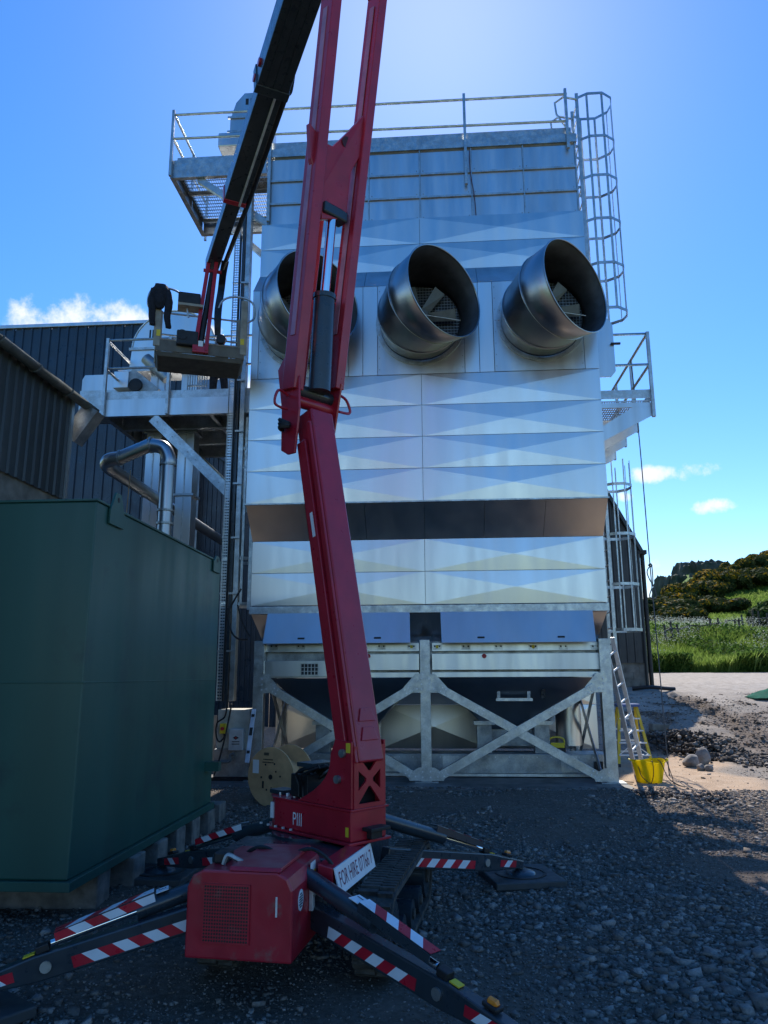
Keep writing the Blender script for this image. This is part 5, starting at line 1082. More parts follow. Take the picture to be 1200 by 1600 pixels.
# basket hung from the boom tip
bk0 = PY(311, 567, 10.95); zb0 = bk0.z-.03
BV = Vector((.94, .34, 0)).normalized(); BU = Vector((BV.y, -BV.x, 0)); LU, LV = BU, BV
def bk(s_, w_, z): return Vector((bk0.x, bk0.y, zb0))+BU*s_+BV*w_+UP*z
BL, BD = .66, .34
tray = MB().prism([bk(BD, -BL, .02), bk(BD, BL, .02), bk(BD-.03, BL-.03, -.05), bk(BD-.03, -BL+.03, -.05)], -LU*(2*BD-.03)); tray = tray.build('basket_floor', mat('dirty_tray', (.10, .09, .075), .7), lift, bevel=.01)
MB().obox(bk(BD+.004, 0, .11), LV*BL, LU*.012, UP*.09).build('kick_panel', mat('dark_tray_panel', (.14, .125, .10), .65), tray, bevel=.006); MB().obox(bk(-BD, 0, .11), LV*BL, LU*.012, UP*.09).build('kick_panel', BEIGE, tray, bevel=.006)
for w_ in (-BL, BL):
    MB().obox(bk(0, w_, .12), LV*.012, LU*BD, UP*.10).build('end_panel', BEIGE, tray, bevel=.006)
    for s_ in (-BD, BD): MB().obox(bk(s_, w_*.985, .55), LV*.05, LU*.022, UP*.46).build('corner_post', BEIGE, tray, bevel=.012)
for z in (.52, .60, .98): MB().tube([bk(-BD, -BL, z), bk(-BD, BL, z)], .016, 8).build('basket_rail', GALV, tray, smooth=True)
for s_ in (-1, 1):
    MB().tube(spl([bk(BD, s_*BL*.3, .62), bk(BD, s_*BL*.42, .92), bk(BD, s_*BL*.62, 1.04), bk(BD, s_*BL*.95, 1.06), bk(BD, s_*BL*1.18, .98), bk(BD, s_*BL*1.22, .74), bk(BD, s_*BL*1.0, .62)]), .017, 8).build('basket_rail', GALV, tray, smooth=True)
    MB().tube([bk(-BD, s_*BL, .98), bk(BD, s_*BL, .98)], .016, 8).build('basket_rail', GALV, tray, smooth=True)
    MB().obox(bk(BD+.025, s_*BL*.985-.02*s_, .30), LV*.03, UP*.05, LU*.002).build('warning_label', YEL, tray)
MB().obox(bk(BD-.05, -.20, .92), LV*.17, LU*.10, UP*.10).build('control_box', BLACK, tray, bevel=.02); MB().obox(bk(BD-.02, -.18, .79), LV*.19, LU*.12, UP*.02).build('control_shelf', BEIGE, tray)
for (w_, r) in ((-.28, .08), (.30, .07)): MB().cyl(bk(BD+.02, w_, .28), bk(BD+.11, w_, .28), r, 16).build('reel_motor', BLACK, tray, smooth=True)
MB().obox(bk(BD+.05, -.20, .24), LV*.16, LU*.05, UP*.12).build('tilt_unit', BLACK, tray, bevel=.02)
for w_ in (-.085, .085):
    MB().bar(bk(BD+.07, w_, .05), PY(326 if w_ < 0 else 338, 411, 10.75), .06, .075, LU).build('red_upright', RED, tray, bevel=.006)
MB().obox(bk(BD+.07, 0, .08), LV*.12, LU*.03, UP*.06).build('red_foot', RED, tray, bevel=.008); MB().obox(bk(BD+.104, 0, .16), LV*.035, UP*.045, LU*.002).build('data_plate', WHITE, tray)
Tq = PY(332, 424, 10.75); MB().cyl(Tq-LV*.14, Tq+LV*.14, .03, 12).build('tip_pin', RED, tray); MB().tube([bk(BD+.03, 0, .2), Tq-UP*.05], .045, 12).build('levelling_ram', BLACK, tray, smooth=True)
hz_ = MB()
for k in range(5):
    a = T3+LV*(.13+.02*k)+nT*.05; hz_.tube(spl([a-dT*.2, a+dT*.1+LV*.03, a+dT*.3-UP*.15+LV*.05, bk(BD+.05, .2+.02*k, .75), bk(BD+.05, .22+.015*k, .35)]), .018, 6)
hz_.build('basket_hoses', BLACK, tray, smooth=True, kind='stuff')
# jacket over the basket's left rail
jk = thing('jacket', 'dark navy jacket slung over the rail of the lift basket', 'jacket', bk(BD, -BL, .6))
def cloth(pts, rx, name, depth=.5):
    rx = [q*.82 for q in rx]; P = spl(pts, 5); m = MB(); n = 14; R_ = []
    for i, p in enumerate(P):
        f = i/(len(P)-1); w_ = np.interp(f, np.linspace(0, 1, len(rx)), rx)
        R_.append([p+LV*math.cos(a)*w_*(1+.12*math.sin(5*a+i))+LU*math.sin(a)*w_*depth*(1+.2*math.sin(3*a+i*.7)) for a in np.linspace(0, 2*math.pi, n+1)[:-1]])
    m.add([v for r_ in R_ for v in r_], [(i*n+j, i*n+(j+1) % n, (i+1)*n+(j+1) % n, (i+1)*n+j) for i in range(len(R_)-1) for j in range(n)]+[tuple(range(n-1, -1, -1)), tuple((len(R_)-1)*n+j for j in range(n))])
    return m.build(name, CLOTH, jk, smooth=True, ang=80)
cloth([bk(BD+.03, -BL*.97, 1.10), bk(BD+.05, -BL*.95, 1.0), bk(BD+.06, -BL*.97, .82), bk(BD+.05, -BL*.99, .68)], [.09, .15, .14, .07], 'jacket_body')
cloth([bk(BD+.06, -BL*1.10, 1.0), bk(BD+.07, -BL*1.14, .8), bk(BD+.06, -BL*1.12, .58), bk(BD+.05, -BL*1.10, .40)], [.06, .07, .06, .05], 'sleeve', .7)
cloth([bk(BD+.06, -BL*.82, 1.0), bk(BD+.07, -BL*.76, .8), bk(BD+.06, -BL*.78, .58), bk(BD+.05, -BL*.74, .38)], [.06, .075, .06, .05], 'sleeve', .7)

# ------------------------------------------------------------------ worker on the lower platform
pers = thing('person', 'worker in dark navy clothes standing on the lower platform behind the lift basket', 'person', (-4.0, 13.1, lzt))
def person(px, yy, zf):
    x = PY(px, 600, yy).x; Hh = 1.76
    J = {'pel': (0, 0, .93), 'sp': (0, .02, 1.12), 'ch': (0, .04, 1.34), 'nk': (0, .07, 1.50), 'hd': (.0, .11, 1.60), 'tp': (.0, .12, 1.68),
         'hl': (-.10, 0, .88), 'kl': (-.11, .03, .48), 'al': (-.12, -.02, .09), 'tl': (-.13, .13, .04), 'hr': (.10, 0, .88), 'kr': (.12, .06, .48), 'ar': (.13, .0, .09), 'tr': (.14, .15, .04),
         'sl': (-.19, .05, 1.42), 'el': (-.26, .12, 1.16), 'wl': (-.16, .32, 1.08), 'fl': (-.12, .40, 1.07), 'sr': (.19, .05, 1.42), 'er': (.25, .14, 1.16), 'wr': (.15, .34, 1.10), 'fr': (.11, .42, 1.09)}
    Rr = {'pel': .15, 'sp': .14, 'ch': .16, 'nk': .06, 'hd': .06, 'tp': .05, 'hl': .09, 'kl': .07, 'al': .05, 'tl': .045, 'hr': .09, 'kr': .07, 'ar': .05, 'tr': .045, 'sl': .07, 'el': .05, 'wl': .036, 'fl': .032, 'sr': .07, 'er': .05, 'wr': .036, 'fr': .032}
    E_ = [('pel', 'sp'), ('sp', 'ch'), ('ch', 'nk'), ('nk', 'hd'), ('hd', 'tp'), ('pel', 'hl'), ('hl', 'kl'), ('kl', 'al'), ('al', 'tl'), ('pel', 'hr'), ('hr', 'kr'), ('kr', 'ar'), ('ar', 'tr'), ('ch', 'sl'), ('sl', 'el'), ('el', 'wl'), ('wl', 'fl'), ('ch', 'sr'), ('sr', 'er'), ('er', 'wr'), ('wr', 'fr')]
    ks = list(J); me = bpy.data.meshes.new('clothed_body'); me.from_pydata([(x+J[k][0], yy+J[k][1], zf+J[k][2]) for k in ks], [(ks.index(a), ks.index(b_)) for a, b_ in E_], [])
    o = bpy.data.objects.new('clothed_body', me); COL.objects.link(o); sk = o.modifiers.new('skin', 'SKIN')
    for i, k in enumerate(ks): me.skin_vertices[0].data[i].radius = (Rr[k], Rr[k]*(.72 if k in ('pel', 'sp', 'ch') else 1))
    me.skin_vertices[0].data[0].use_root = True; sb = o.modifiers.new('sub', 'SUBSURF'); sb.levels = 2; sb.render_levels = 2; me.materials.append(CLOTH); adopt(o, pers)
    bm = bmesh.new(); bmesh.ops.create_icosphere(bm, subdivisions=3, radius=1)
    for v in bm.verts:
        a = v.co.copy(); jaw = 1-.22*max(0, -a.z); v.co = Vector((a.x*.078*jaw, a.y*.098*(1-.08*max(0, -a.z)), a.z*.118))
        if a.y > .9 and abs(a.x) < .22 and -.25 < a.z < .15: v.co.y += .02
    for v in bm.verts: v.co += Vector((x, yy+.13, zf+1.655))
    me = bpy.data.meshes.new('head'); bm.to_mesh(me); bm.free(); me.shade_smooth(); me.materials.append(SKIN); h = bpy.data.objects.new('head', me); COL.objects.link(h); adopt(h, pers)
    q = MB(); 
    for s_ in (-1, 1): q.tube([(x+s_*.077, yy+.12, zf+1.63), (x+s_*.088, yy+.115, zf+1.65), (x+s_*.08, yy+.12, zf+1.685)], [.012, .018, .010], 8)
    q.build('ears', SKIN, h, smooth=True)
    for s_ in (-1, 1):
        q = MB(); b0 = Vector((x+s_*.115, yy+.405, zf+1.08)); q.tube([b0-Vector((0, .06, 0)), b0, b0+Vector((0, .05, -.005))], [.030, .042, .034], 10)
        for k in range(4): f = b0+Vector((-s_*(-.03+.02*k), .05, 0)); q.tube([f, f+Vector((0, .035+.006*(k in (1, 2)), -.008)), f+Vector((0, .055+.01*(k in (1, 2)), -.03))], .0085, 6)
        q.tube([b0+Vector((-s_*.03, .0, .0)), b0+Vector((-s_*.055, .03, -.005)), b0+Vector((-s_*.06, .055, -.012))], .010, 6); q.build('hand', SKIN, pers, smooth=True)
person(341, 13.65, lzt-.0)

# ------------------------------------------------------------------ yard things
# cable drum
dg = Vector((-2.05, 10.0, 0)); p = PZ(421, 1259, -.04); dr_ax = Vector((.42, .9, 0)).normalized(); rD = .375; cD = Vector((p.x, p.y+.02, float(gh(p.x, p.y))+rD-.01))
drum = thing('cable_drum', 'empty plywood cable drum standing on edge left of the lift', 'cable drum', (cD.x, cD.y, 0))
f0 = MB().cyl(cD, cD+dr_ax*.022, rD, 48).build('flange', PLY, drum, smooth=True, bevel=.003); MB().cyl(cD+dr_ax*.42, cD+dr_ax*.442, rD, 48).build('flange', PLY, drum, smooth=True, bevel=.003)
MB().cyl(cD+dr_ax*.0225, cD+dr_ax*.4195, .17, 28).build('barrel', PLY, drum, smooth=True)
sx = Vector((dr_ax.y, -dr_ax.x, 0)); fo = -dr_ax
def onf(a, b_): return cD+sx*a+UP*b_+fo*.0015
hl = MB().ring(onf(0, .0)-fo*.001, fo, .0005, .032, .003, 18).build('bore', INK, f0)
for (a, b_, r) in ((-.085, .15, .013), (.06, .165, .013), (.085, .07, .012), (.155, .015, .013), (.095, -.15, .013), (-.06, -.16, .013), (-.15, -.01, .014), (.015, -.13, .008)): MB().ring(onf(a, b_), fo, .0005, r, .002, 12).build('bolt_hole', INK, f0)
MB().obox(onf(-.12, -.10), sx*.014, UP*.045, fo*.001).build('slot', INK, f0); MB().obox(onf(-.245, .12), sx*.05, UP*.085, fo*.001).build('paper_label', WHITE, f0)
STN = mat('stencil_ink', (.10, .075, .045), .7, flat=True)
MB().obox(onf(-.075, .285), sx*.04, UP*.018, fo*.0008).build('stencil', STN, f0)
for k, (w_, z) in enumerate(((.075, .215), (.085, .18))):
    for i in range(7): MB().obox(onf(-.04-w_+2*w_*i/6.5, z), sx*(.008+.004*((i*7+k) % 3)), UP*.008, fo*.0008).build('stencil', STN, f0)
# spirit level against the left leg
a, b_ = PY(397, 1108, DB-.12), PY(386, 1192, DB-.30); lv = MB().bar(a, b_, .065, .03, (0, -1, 0)).build('spirit_level', mat('pale_blue_box_section', (.55, .60, .68), .4), None, bevel=.003)
tag(lv, 'long pale spirit level leaning on the left leg of the dryer', 'spirit level')
for f in (.12, .42, .80): c_ = a.lerp(b_, f); MB().obox(c_+Vector((0, -.017, 0)), (b_-a).normalized()*(.06 if f == .42 else .022), Vector((.024, 0, 0)), Vector((0, .002, 0))).build('vial', INK, lv)
# yellow site radio on the base conveyor
p = PY(870, 1164, 12.9); rdo = thing('site_radio', 'small yellow and black site radio on the base conveyor under the hopper', 'radio', (p.x, 12.9, bz1))
MB().box(p.x-.13, p.x+.13, 12.82, 12.98, bz1, bz1+.14).build('body', BLACK, rdo, bevel=.02); MB().box(p.x-.11, p.x+.11, 12.805, 12.819, bz1+.09, bz1+.17).build('face', YELP, rdo, bevel=.006)
MB().tube(spl([(p.x-.12, 12.9, bz1+.12), (p.x-.11, 12.9, bz1+.22), (p.x, 12.9, bz1+.25), (p.x+.11, 12.9, bz1+.22), (p.x+.12, 12.9, bz1+.12)]), .014, 6).build('handle', YELP, rdo, smooth=True)
# aluminium ladder
ld = thing('leaning_ladder', 'long grey aluminium ladder leaning against the right leg of the dryer', 'ladder', (3.1, 12.3, 0))
At, Ab = PY(951, 1000, 12.45), PZ(1001, 1213, 0.0); Ab.z = float(gh(Ab.x, Ab.y)); dl = (At-Ab).normalized(); ws = dl.cross(Vector((0, 1, 0))).normalized(); ws = (Vector((.6, .75, 0))-dl*Vector((.6, .75, 0)).dot(dl)).normalized()
for s_ in (-1, 1): MB().bar(Ab+ws*.14*s_, At+ws*.14*s_, .07, .026, ws).build('stile', ALU, ld, bevel=.003)
Lk_ = (At-Ab).length
for k in range(int(Lk_/.26)): c_ = Ab+dl*(.18+.26*k); MB().tube([c_-ws*.128, c_+ws*.128], .015, 8).build('rung', ALU, ld, smooth=True)
for s_ in (-1, 1): MB().obox(Ab+ws*.14*s_+dl*.02, ws*.02, dl*.03, Vector((0, .04, 0))).build('rubber_foot', BLACK, ld)
# step ladder
yS = 14.5; zs = float(gh(3.75, yS)); sl_ = thing('step_ladder', 'yellow fibreglass step ladder with blue top behind the leaning ladder', 'ladder', (3.75, yS, zs))
tx0, tx1 = PY(966, 1106, yS).x, PY(993, 1106, yS).x; tz = PY(980, 1104, yS).z; fx0, fx1 = PY(960, 1175, yS).x-.03, PY(1010, 1185, yS).x
for (tx_, fx_) in ((tx0, fx0), (tx1, fx1)):
    for sgn, dpt in ((-1, -.42), (1, .42)):
        a, b_ = Vector((tx_, yS+sgn*.06, tz)), Vector((fx_ + (0 if sgn > 0 else 0), yS+dpt, float(gh(fx_, yS+dpt)))); MB().bar(a, b_, .05, .035, (0, 1, 0)).build('leg', YELF, sl_, bevel=.004)
        MB().bar(b_, b_.lerp(a, .05), .06, .045, (0, 1, 0)).build('foot', BLACK, sl_)
MB().box(tx0-.05, tx1+.05, yS-.14, yS+.14, tz, tz+.05).build('top_cap', mat('blue_plastic', (.05, .12, .35), .4), sl_, bevel=.01)
for k in range(1, 5):
    f = k/5; a = tx0+(fx0-tx0)*f; b_ = tx1+(fx1-tx1)*f; z = tz+(zs-tz)*f; MB().box(a, b_, yS-.06-.36*f-.04, yS-.06-.36*f+.04, z-.012, z+.012).build('tread', ALU, sl_, bevel=.003); MB().bar((a, yS+.06+.36*f, z), (b_, yS+.06+.36*f, z), .02, .03).build('back_rail', ALU, sl_)
for s_, fx_, tx_ in ((1, fx0, tx0), (-1, fx1, tx1)): z = tz+(zs-tz)*.8; MB().bar((tx_+(fx_-tx_)*.8, yS-.36, z), ((fx0+fx1)/2, yS-.36+.0, z+.0+.2), .015, .02, (0, 1, 0)).build('knee_brace', ALU, sl_)
# yellow tub
p = PZ(1020, 1226, -.0); zt_ = float(gh(p.x, p.y+.2)); cT = Vector((p.x, p.y+.16, zt_))
tub = thing('builders_tub', 'yellow flexible builders tub with cords over its rim beside the ladder', 'tub', cT)
m = MB(); n = 32; R_ = []
for (r, z) in ((.001, .012), (.165, .012), (.175, .0), (.18, .01), (.205, .14), (.235, .30), (.245, .315), (.236, .32), (.225, .30), (.195, .14), (.168, .03), (.001, .025)):
    R_.append([cT+Vector((math.cos(a)*r*(1+.04*math.sin(2*a+1)*z*3), math.sin(a)*r, z+(.018*math.sin(2*a+.6) if z > .25 else 0))) for a in np.linspace(0, 2*math.pi, n+1)[:-1]])
m.add([v for r_ in R_ for v in r_], [(i*n+j, i*n+(j+1) % n, (i+1)*n+(j+1) % n, (i+1)*n+j) for i in range(len(R_)-1) for j in range(n)]); m.build('shell', leafmat('tub_plastic', (.86, .70, .02), (.86, .70, .02), None, .45), tub, smooth=True, ang=50)
for s_ in (-1, 1): MB().tube(spl([cT+Vector((s_*.225, -.06, .30)), cT+Vector((s_*.28, -.03, .33)), cT+Vector((s_*.28, .03, .33)), cT+Vector((s_*.225, .06, .30))]), .012, 6).build('handle', YELP, tub, smooth=True)
cords = ([(-.18, -.12, .26), (-.16, -.17, .12), (-.05, -.20, .02), (.05, -.22, .02)], [(-.02, -.2, .30), (.0, -.235, .32), (.01, -.215, .15), (-.03, -.20, .02), (-.1, -.3, .01)], [(.1, -.15, .34), (.13, -.22, .3), (.2, -.28, .1), (.34, -.36, .012), (.5, -.4, .012)], [(.15, 0, .36), (.24, -.05, .33), (.3, -.12, .1), (.3, -.2, .012), (.36, -.5, .012)], [(-.25, -.05, .01), (-.36, .1, .01), (-.42, -.1, .012), (-.3, -.2, .012)])
for k, c_ in enumerate(cords):
    pts = [cT+Vector(q) for q in c_]
    for q in pts:
        if q.z-cT.z < .03: q.z = float(gh(q.x, q.y))+.008
    tag(MB().tube(spl(pts), .006, 6).build('cord', BLACK, None, smooth=True), 'thin dark cord trailing over and around the yellow tub', 'cord', 'cords round the yellow tub')
# hanging rope with a knotted loop, tied to the right platform
ra, rb = PY(985, 545, 12.6), PY(1001, 640, 12.6); xr_ = PY(1009, 800, 12.75).x; yr_ = 12.75
rp_ = [PY(985, 562, yr_), PY(990, 600, yr_), Vector((xr_-.01, yr_, PY(1003, 700, yr_).z)), Vector((xr_, yr_, PY(1012, 880, yr_).z)), Vector((xr_+.015, yr_, PY(1020, 1000, yr_).z)), Vector((xr_+.03, yr_, .55)), Vector((xr_+.05, yr_+.02, float(gh(xr_+.05, yr_))+.01))]
rope = thing('hanging_rope', 'thin grey rope hanging from the right platform with knotted loops near its middle', 'rope', (xr_, yr_, 0)); MB().tube(spl(rp_), .009, 6).build('line', ROPE, rope, smooth=True)
z1_, z2_ = PY(1013, 884, yr_).z, PY(1015, 935, yr_).z
MB().tube(spl([Vector((xr_, yr_, z1_)), Vector((xr_-.05, yr_+.02, z1_-.10)), Vector((xr_-.02, yr_, z1_-.24)), Vector((xr_+.03, yr_, z1_-.34)), Vector((xr_+.07, yr_+.03, z2_+.03)), Vector((xr_+.0, yr_, z2_)), Vector((xr_-.05, yr_-.02, z2_+.04)), Vector((xr_+.01, yr_, z1_-.34)), Vector((xr_+.03, yr_, z1_-.2)), Vector((xr_+.03, yr_, z1_))]), .009, 6).build('loop', ROPE, rope, smooth=True)
MB().tube(spl([Vector((xr_-.025, yr_, z1_)), Vector((xr_, yr_-.02, z1_+.03)), Vector((xr_+.03, yr_, z1_)), Vector((xr_, yr_+.02, z1_-.02))]), .013, 6).build('knot', ROPE, rope, smooth=True)
wire = tag(MB().tube(spl([PY(733, 235, DP-.07), PY(735, 270, DP-.07), PY(741, 305, DP-.06), PY(744, 338, DP-.06)]), .008, 6).build('loose_wire', mat('purple_wire', (.08, .03, .06), .6), None, smooth=True), 'thin dark wire dangling down the sheets under the roof rail', 'wire')
rp2 = tag(MB().tube([PY(204, 735, 11.6), PY(197, 808, 11.6)], .008, 6).build('pull_cord', mat('tan_cord', (.35, .25, .15), .8), None), 'tan cord hanging from the cross pipe behind the tank', 'cord')
# boulders, rubble heap, kerb block, tarpaulin
def boulder(name, c_, r, label, m=ROCK, sq=(1, 1, 1), seed=1, group=None):
    rr = np.random.default_rng(seed); bm = bmesh.new(); bmesh.ops.create_icosphere(bm, subdivisions=3, radius=1)
    pl = [Vector(rr.normal(size=3)).normalized() for _ in range(12)]
    for v in bm.verts:
        d = v.co.normalized(); k = 1.
        for q in pl:
            t_ = d.dot(q)
            if t_ > .6: k = min(k, .70/t_ + .02)
        v.co = Vector((d.x*sq[0], d.y*sq[1], d.z*sq[2]))*r*k
        v.co += Vector(c_)
    me = bpy.data.meshes.new(name); bm.to_mesh(me); bm.free(); me.shade_smooth(); me.set_sharp_from_angle(angle=rad(35)); me.materials.append(m); o = bpy.data.objects.new(name, me); COL.objects.link(o); tag(o, label, 'rock', group); return o
for k, (px, py, r, sq, lab) in enumerate(((1082, 1199, .16, (1.1, .9, .85), 'rounded pale boulder in front of the rubble heap'), (1101, 1194, .165, (1, .9, 1.05), 'angular grey boulder leaning on the rubble heap'), (1096, 1204, .085, (1, .9, .9), 'small pale stone below the two boulders'), (1108, 1205, .085, (1, .9, .85), 'small dark stone below the angular boulder'), (1126, 1185, .09, (1.2, .9, .7), 'broken grey stone high on the rubble heap'))):
    p = PZ(px, py, 0.); g = float(gh(p.x, p.y)); p = PZ(px, py, g); boulder('boulder', (p.x, p.y+r*.3, g+r*sq[2]*.62), r, lab, sq=sq, seed=20+k)
p = PZ(1031, 1160, .1); o = MB().box(-.2, .2, -.1, .1, 0, .16).build('kerb_block', CONC, None, bevel=.02); o.location = (p.x, p.y, float(gh(p.x, p.y))-.01); o.rotation_euler = (0, .06, .2); tag(o, 'loose concrete kerb block at the end of the rubble heap', 'block')
cA, cB = PZ(1075, 1178, 0.), PZ(1185, 1200, 0.)
n = 2600; t_ = rng.random(n); hx = cA.x-.35+(cB.x-cA.x+.7)*t_+rng.normal(0, .25, n); hy = cA.y+(cB.y-cA.y)*t_+rng.normal(0, .42, n)+.35
prof = np.exp(-((hy-(cA.y+(cB.y-cA.y)*t_+.35))/.55)**2)*(.42*np.exp(-((t_-.3)/.3)**2)+.05)
tag(stones('rubble_heap', hx, hy, np.clip(rng.lognormal(-3.3, .45, n), .015, .10), .1, SM2, (.5, 1.), prof*rng.uniform(.3, 1, n), 9), 'low heap of dark broken rubble and soil beside the sand patch', 'rubble')
n = 260; x = rng.uniform(2.6, 3.7, n); y = 10.75+rng.normal(0, .12, n)+.1*np.sin(x*5); tag(stones('spoil_line', x, y, np.clip(rng.lognormal(-3.9, .4, n), .01, .05), .15, SM2, (.5, 1.), rng.uniform(0, .04, n), 17), 'ragged line of dark spoil along the front of the sand patch', 'spoil')
n = 16000; x = rng.uniform(4.2, 10, n); y = rng.uniform(14, 23.5, n)
mk = np.exp(-((x-6.9+.02*(y-16)+vnoise(x, y, 3, 9)*.8)/.45)**2) + smoothstep(.1, .3, vnoise(x*.6, y*1.6, 1.4, 14)+vnoise(x, y, .45, 15)*.8); k = rng.random(n) < np.clip(mk, 0, 1)*.5; x, y = x[k], y[k]
tag(stones('mud_clods', x, y, np.clip(rng.lognormal(-3.7, .5, len(x)), .01, .075), .1, stone_mat('brown_clods', (.075, .056, .043), (.14, .105, .08), (.23, .18, .145)), (.4, .8), seed=29), 'dark brown clods churned up along the wheel ruts', 'mud')
p = PY(1200, 1074, 22.5); q = MB(); nn = 12; V = []
for i in range(nn):
    for j in range(nn): V.append((p.x-.5+i*.16, p.y-.3+j*.12, float(gh(p.x, p.y))+.02+.32*math.exp(-((i-6)/4)**2-((j-6)/4)**2)+.05*random.random()))
q.add(V, [(i*nn+j, (i+1)*nn+j, (i+1)*nn+j+1, i*nn+j+1) for i in range(nn-1) for j in range(nn-1)]); tg = q.build('tarpaulin', GREENT, None, smooth=True); tag(tg, 'crumpled green tarpaulin on the dirt near the grass bank', 'tarpaulin'); s_ = tg.modifiers.new('t', 'SOLIDIFY'); s_.thickness = .004

# ------------------------------------------------------------------ bank, hill, gorse, crag
GRASSM = leafmat('grass_blades', (.09, .15, .022), (.19, .28, .05), (.30, .37, .10), .55); GORSE = leafmat('gorse_foliage', (.022, .035, .010), (.05, .068, .018), (.085, .09, .03)); BLOOM = leafmat('gorse_bloom', (.34, .18, .008), (.60, .34, .012)); IVY = leafmat('shrub_leaves', (.018, .04, .010), (.045, .09, .018), (.08, .13, .03), .3)
UMBEL = leafmat('white_umbels', (.50, .54, .42), (.70, .72, .62))
def leaves(name, C_, Nn, size, m, aspect=1.6, seed=0):
    r = np.random.default_rng(seed); n = len(C_); a = r.normal(size=(n, 3)); a -= Nn*(a*Nn).sum(1, keepdims=True)*.7; a /= np.linalg.norm(a, axis=1, keepdims=True); b_ = np.cross(Nn+r.normal(size=(n, 3))*.5, a); b_ /= np.linalg.norm(b_, axis=1, keepdims=True)+1e-9
    s = (size*r.uniform(.6, 1.4, n))[:, None]; V = np.stack([C_-a*s*aspect, C_-b_*s*.5, C_+a*s*aspect, C_+b_*s*.5], 1); me = bpy.data.meshes.new(name)
    me.vertices.add(n*4); me.vertices.foreach_set('co', V.ravel()); me.loops.add(n*4); me.loops.foreach_set('vertex_index', np.arange(n*4)); me.polygons.add(n); me.polygons.foreach_set('loop_start', np.arange(n)*4); me.update(calc_edges=True)
    at_ = me.attributes.new('tint', 'FLOAT', 'POINT'); at_.data.foreach_set('value', np.repeat(r.random(n), 4).astype(np.float32)); me.materials.append(m); o = bpy.data.objects.new(name, me); COL.objects.link(o); return o
def bush(name, label, cat, seed, m=GORSE, nl=3600, bloom=0., group=None, lobes=9, flat=.75, lf=.10):
    r = np.random.default_rng(seed); root = thing(name, label, cat, (0, 0, 0), group); L_ = r.normal(size=(lobes, 3))*np.array([.5, .5, .26]); L_[:, 2] = np.abs(L_[:, 2])*1.0+.32; rad_ = r.uniform(.28, .52, lobes)
    i = r.integers(0, lobes, nl); d = r.normal(size=(nl, 3)); d /= np.linalg.norm(d, axis=1, keepdims=True); rr = rad_[i]*(.55+.5*r.random(nl)**.5); P = L_[i]+d*rr[:, None]*np.array([1, 1, flat]); k = P[:, 2] > .02; P, d = P[k], d[k]
    adopt(leaves('crown', P, d, np.full(len(P), lf), m, 1.3, seed), root)
    if bloom: nb_ = int(nl*bloom); j = r.integers(0, lobes, nb_); d2 = r.normal(size=(nb_, 3)); d2[:, 2] = np.abs(d2[:, 2]); d2 /= np.linalg.norm(d2, axis=1, keepdims=True); adopt(leaves('blossom', L_[j]+d2*(rad_[j]*1.03)[:, None]*np.array([1, 1, flat]), d2, np.full(nb_, lf*.62), BLOOM, 1.1, seed+1), root)
    st = MB(); [st.tube([(0, 0, -.15), (a*.3, b_*.3, .25), (a, b_, c_)], [.06, .04, .015], 5) for a, b_, c_ in L_[:5]]; st.build('stem', WOODF, root); return root
protos = [bush('gorse_bush', '', 'bush', 40+i, bloom=(.05, .34, .0, .17)[i]) for i in range(4)]
GL = ['dark gorse bush with scattered yellow flowers on the hillside', 'gorse bush thick with yellow flowers on the hillside', 'dark green gorse bush without flowers on the hillside', 'gorse bush half covered in yellow flowers on the hillside']
cnt = [0]*4; r = np.random.default_rng(77); placed = 0; tries = 0
def ground_hit(px, py, lo=30, hi=140):
    d = ray(px, py); y = lo
    while y < hi:
        P = CAM+d*(y/d.y)
        if P.z < float(gh(P.x, P.y)): return P
        y += .4
    return None
def place(k, P, s):
    o = protos[k] if cnt[k] == 0 else dup(protos[k], (0, 0, 0)); cnt[k] += 1
    o.location = (P[0], P[1], float(gh(P[0], P[1]))-.1); o.rotation_euler = (0, 0, r.uniform(0, 6.28)); o.scale = (s*r.uniform(.9, 1.3), s*r.uniform(.9, 1.3), s*r.uniform(.8, 1.05)); o['label'] = GL[k]; o['group'] = 'gorse with this much bloom'+('' if True else '')
    o['group'] = ('sparsely flowering gorse', 'fully flowering gorse', 'flowerless gorse', 'half flowering gorse')[k]
# the gorse belt follows the slope: dense above the green band
for i in range(105):
    px = r.uniform(1012, 1225); lo_ = np.interp(px, [1010, 1040, 1062, 1085, 1110, 1140, 1165, 1200, 1230], [974, 974, 964, 950, 934, 922, 908, 908, 900]); hi_ = np.interp(px, [1010, 1040, 1060, 1090, 1140, 1200, 1230], [968, 965, 952, 936, 908, 890, 880])
    P = ground_hit(px, r.uniform(hi_-2, lo_), 45, 125)
    if P is None or P.y < 55: continue
    place(int(r.choice([0, 0, 1, 2, 2, 3, 3])), P, r.uniform(1.1, 2.1))
for (px, py, s) in ((1080, 979, 1.5), (1128, 960, 1.7), (1160, 925, 1.9), (1188, 920, 2.0), (1020, 978, 1.1), (1045, 976, 1.2), (1065, 965, 1.4), (1100, 962, 1.4)):
    P = ground_hit(px, py, 45, 125)
    if P is not None: place(0, P, s)
for k in range(4):
    if cnt[k] == 0: place(k, (40, 95, 0), 2.)
big = bush('leafy_shrub', 'large leafy green shrub above the right end of the fence', 'shrub', 91, IVY, 6000, lobes=12, flat=1.1, lf=.11); P = ground_hit(1205, 985, 36, 90); big.location = (P.x, P.y, float(gh(P.x, P.y))-.1); big.scale = (1.6, 1.6, 1.6)
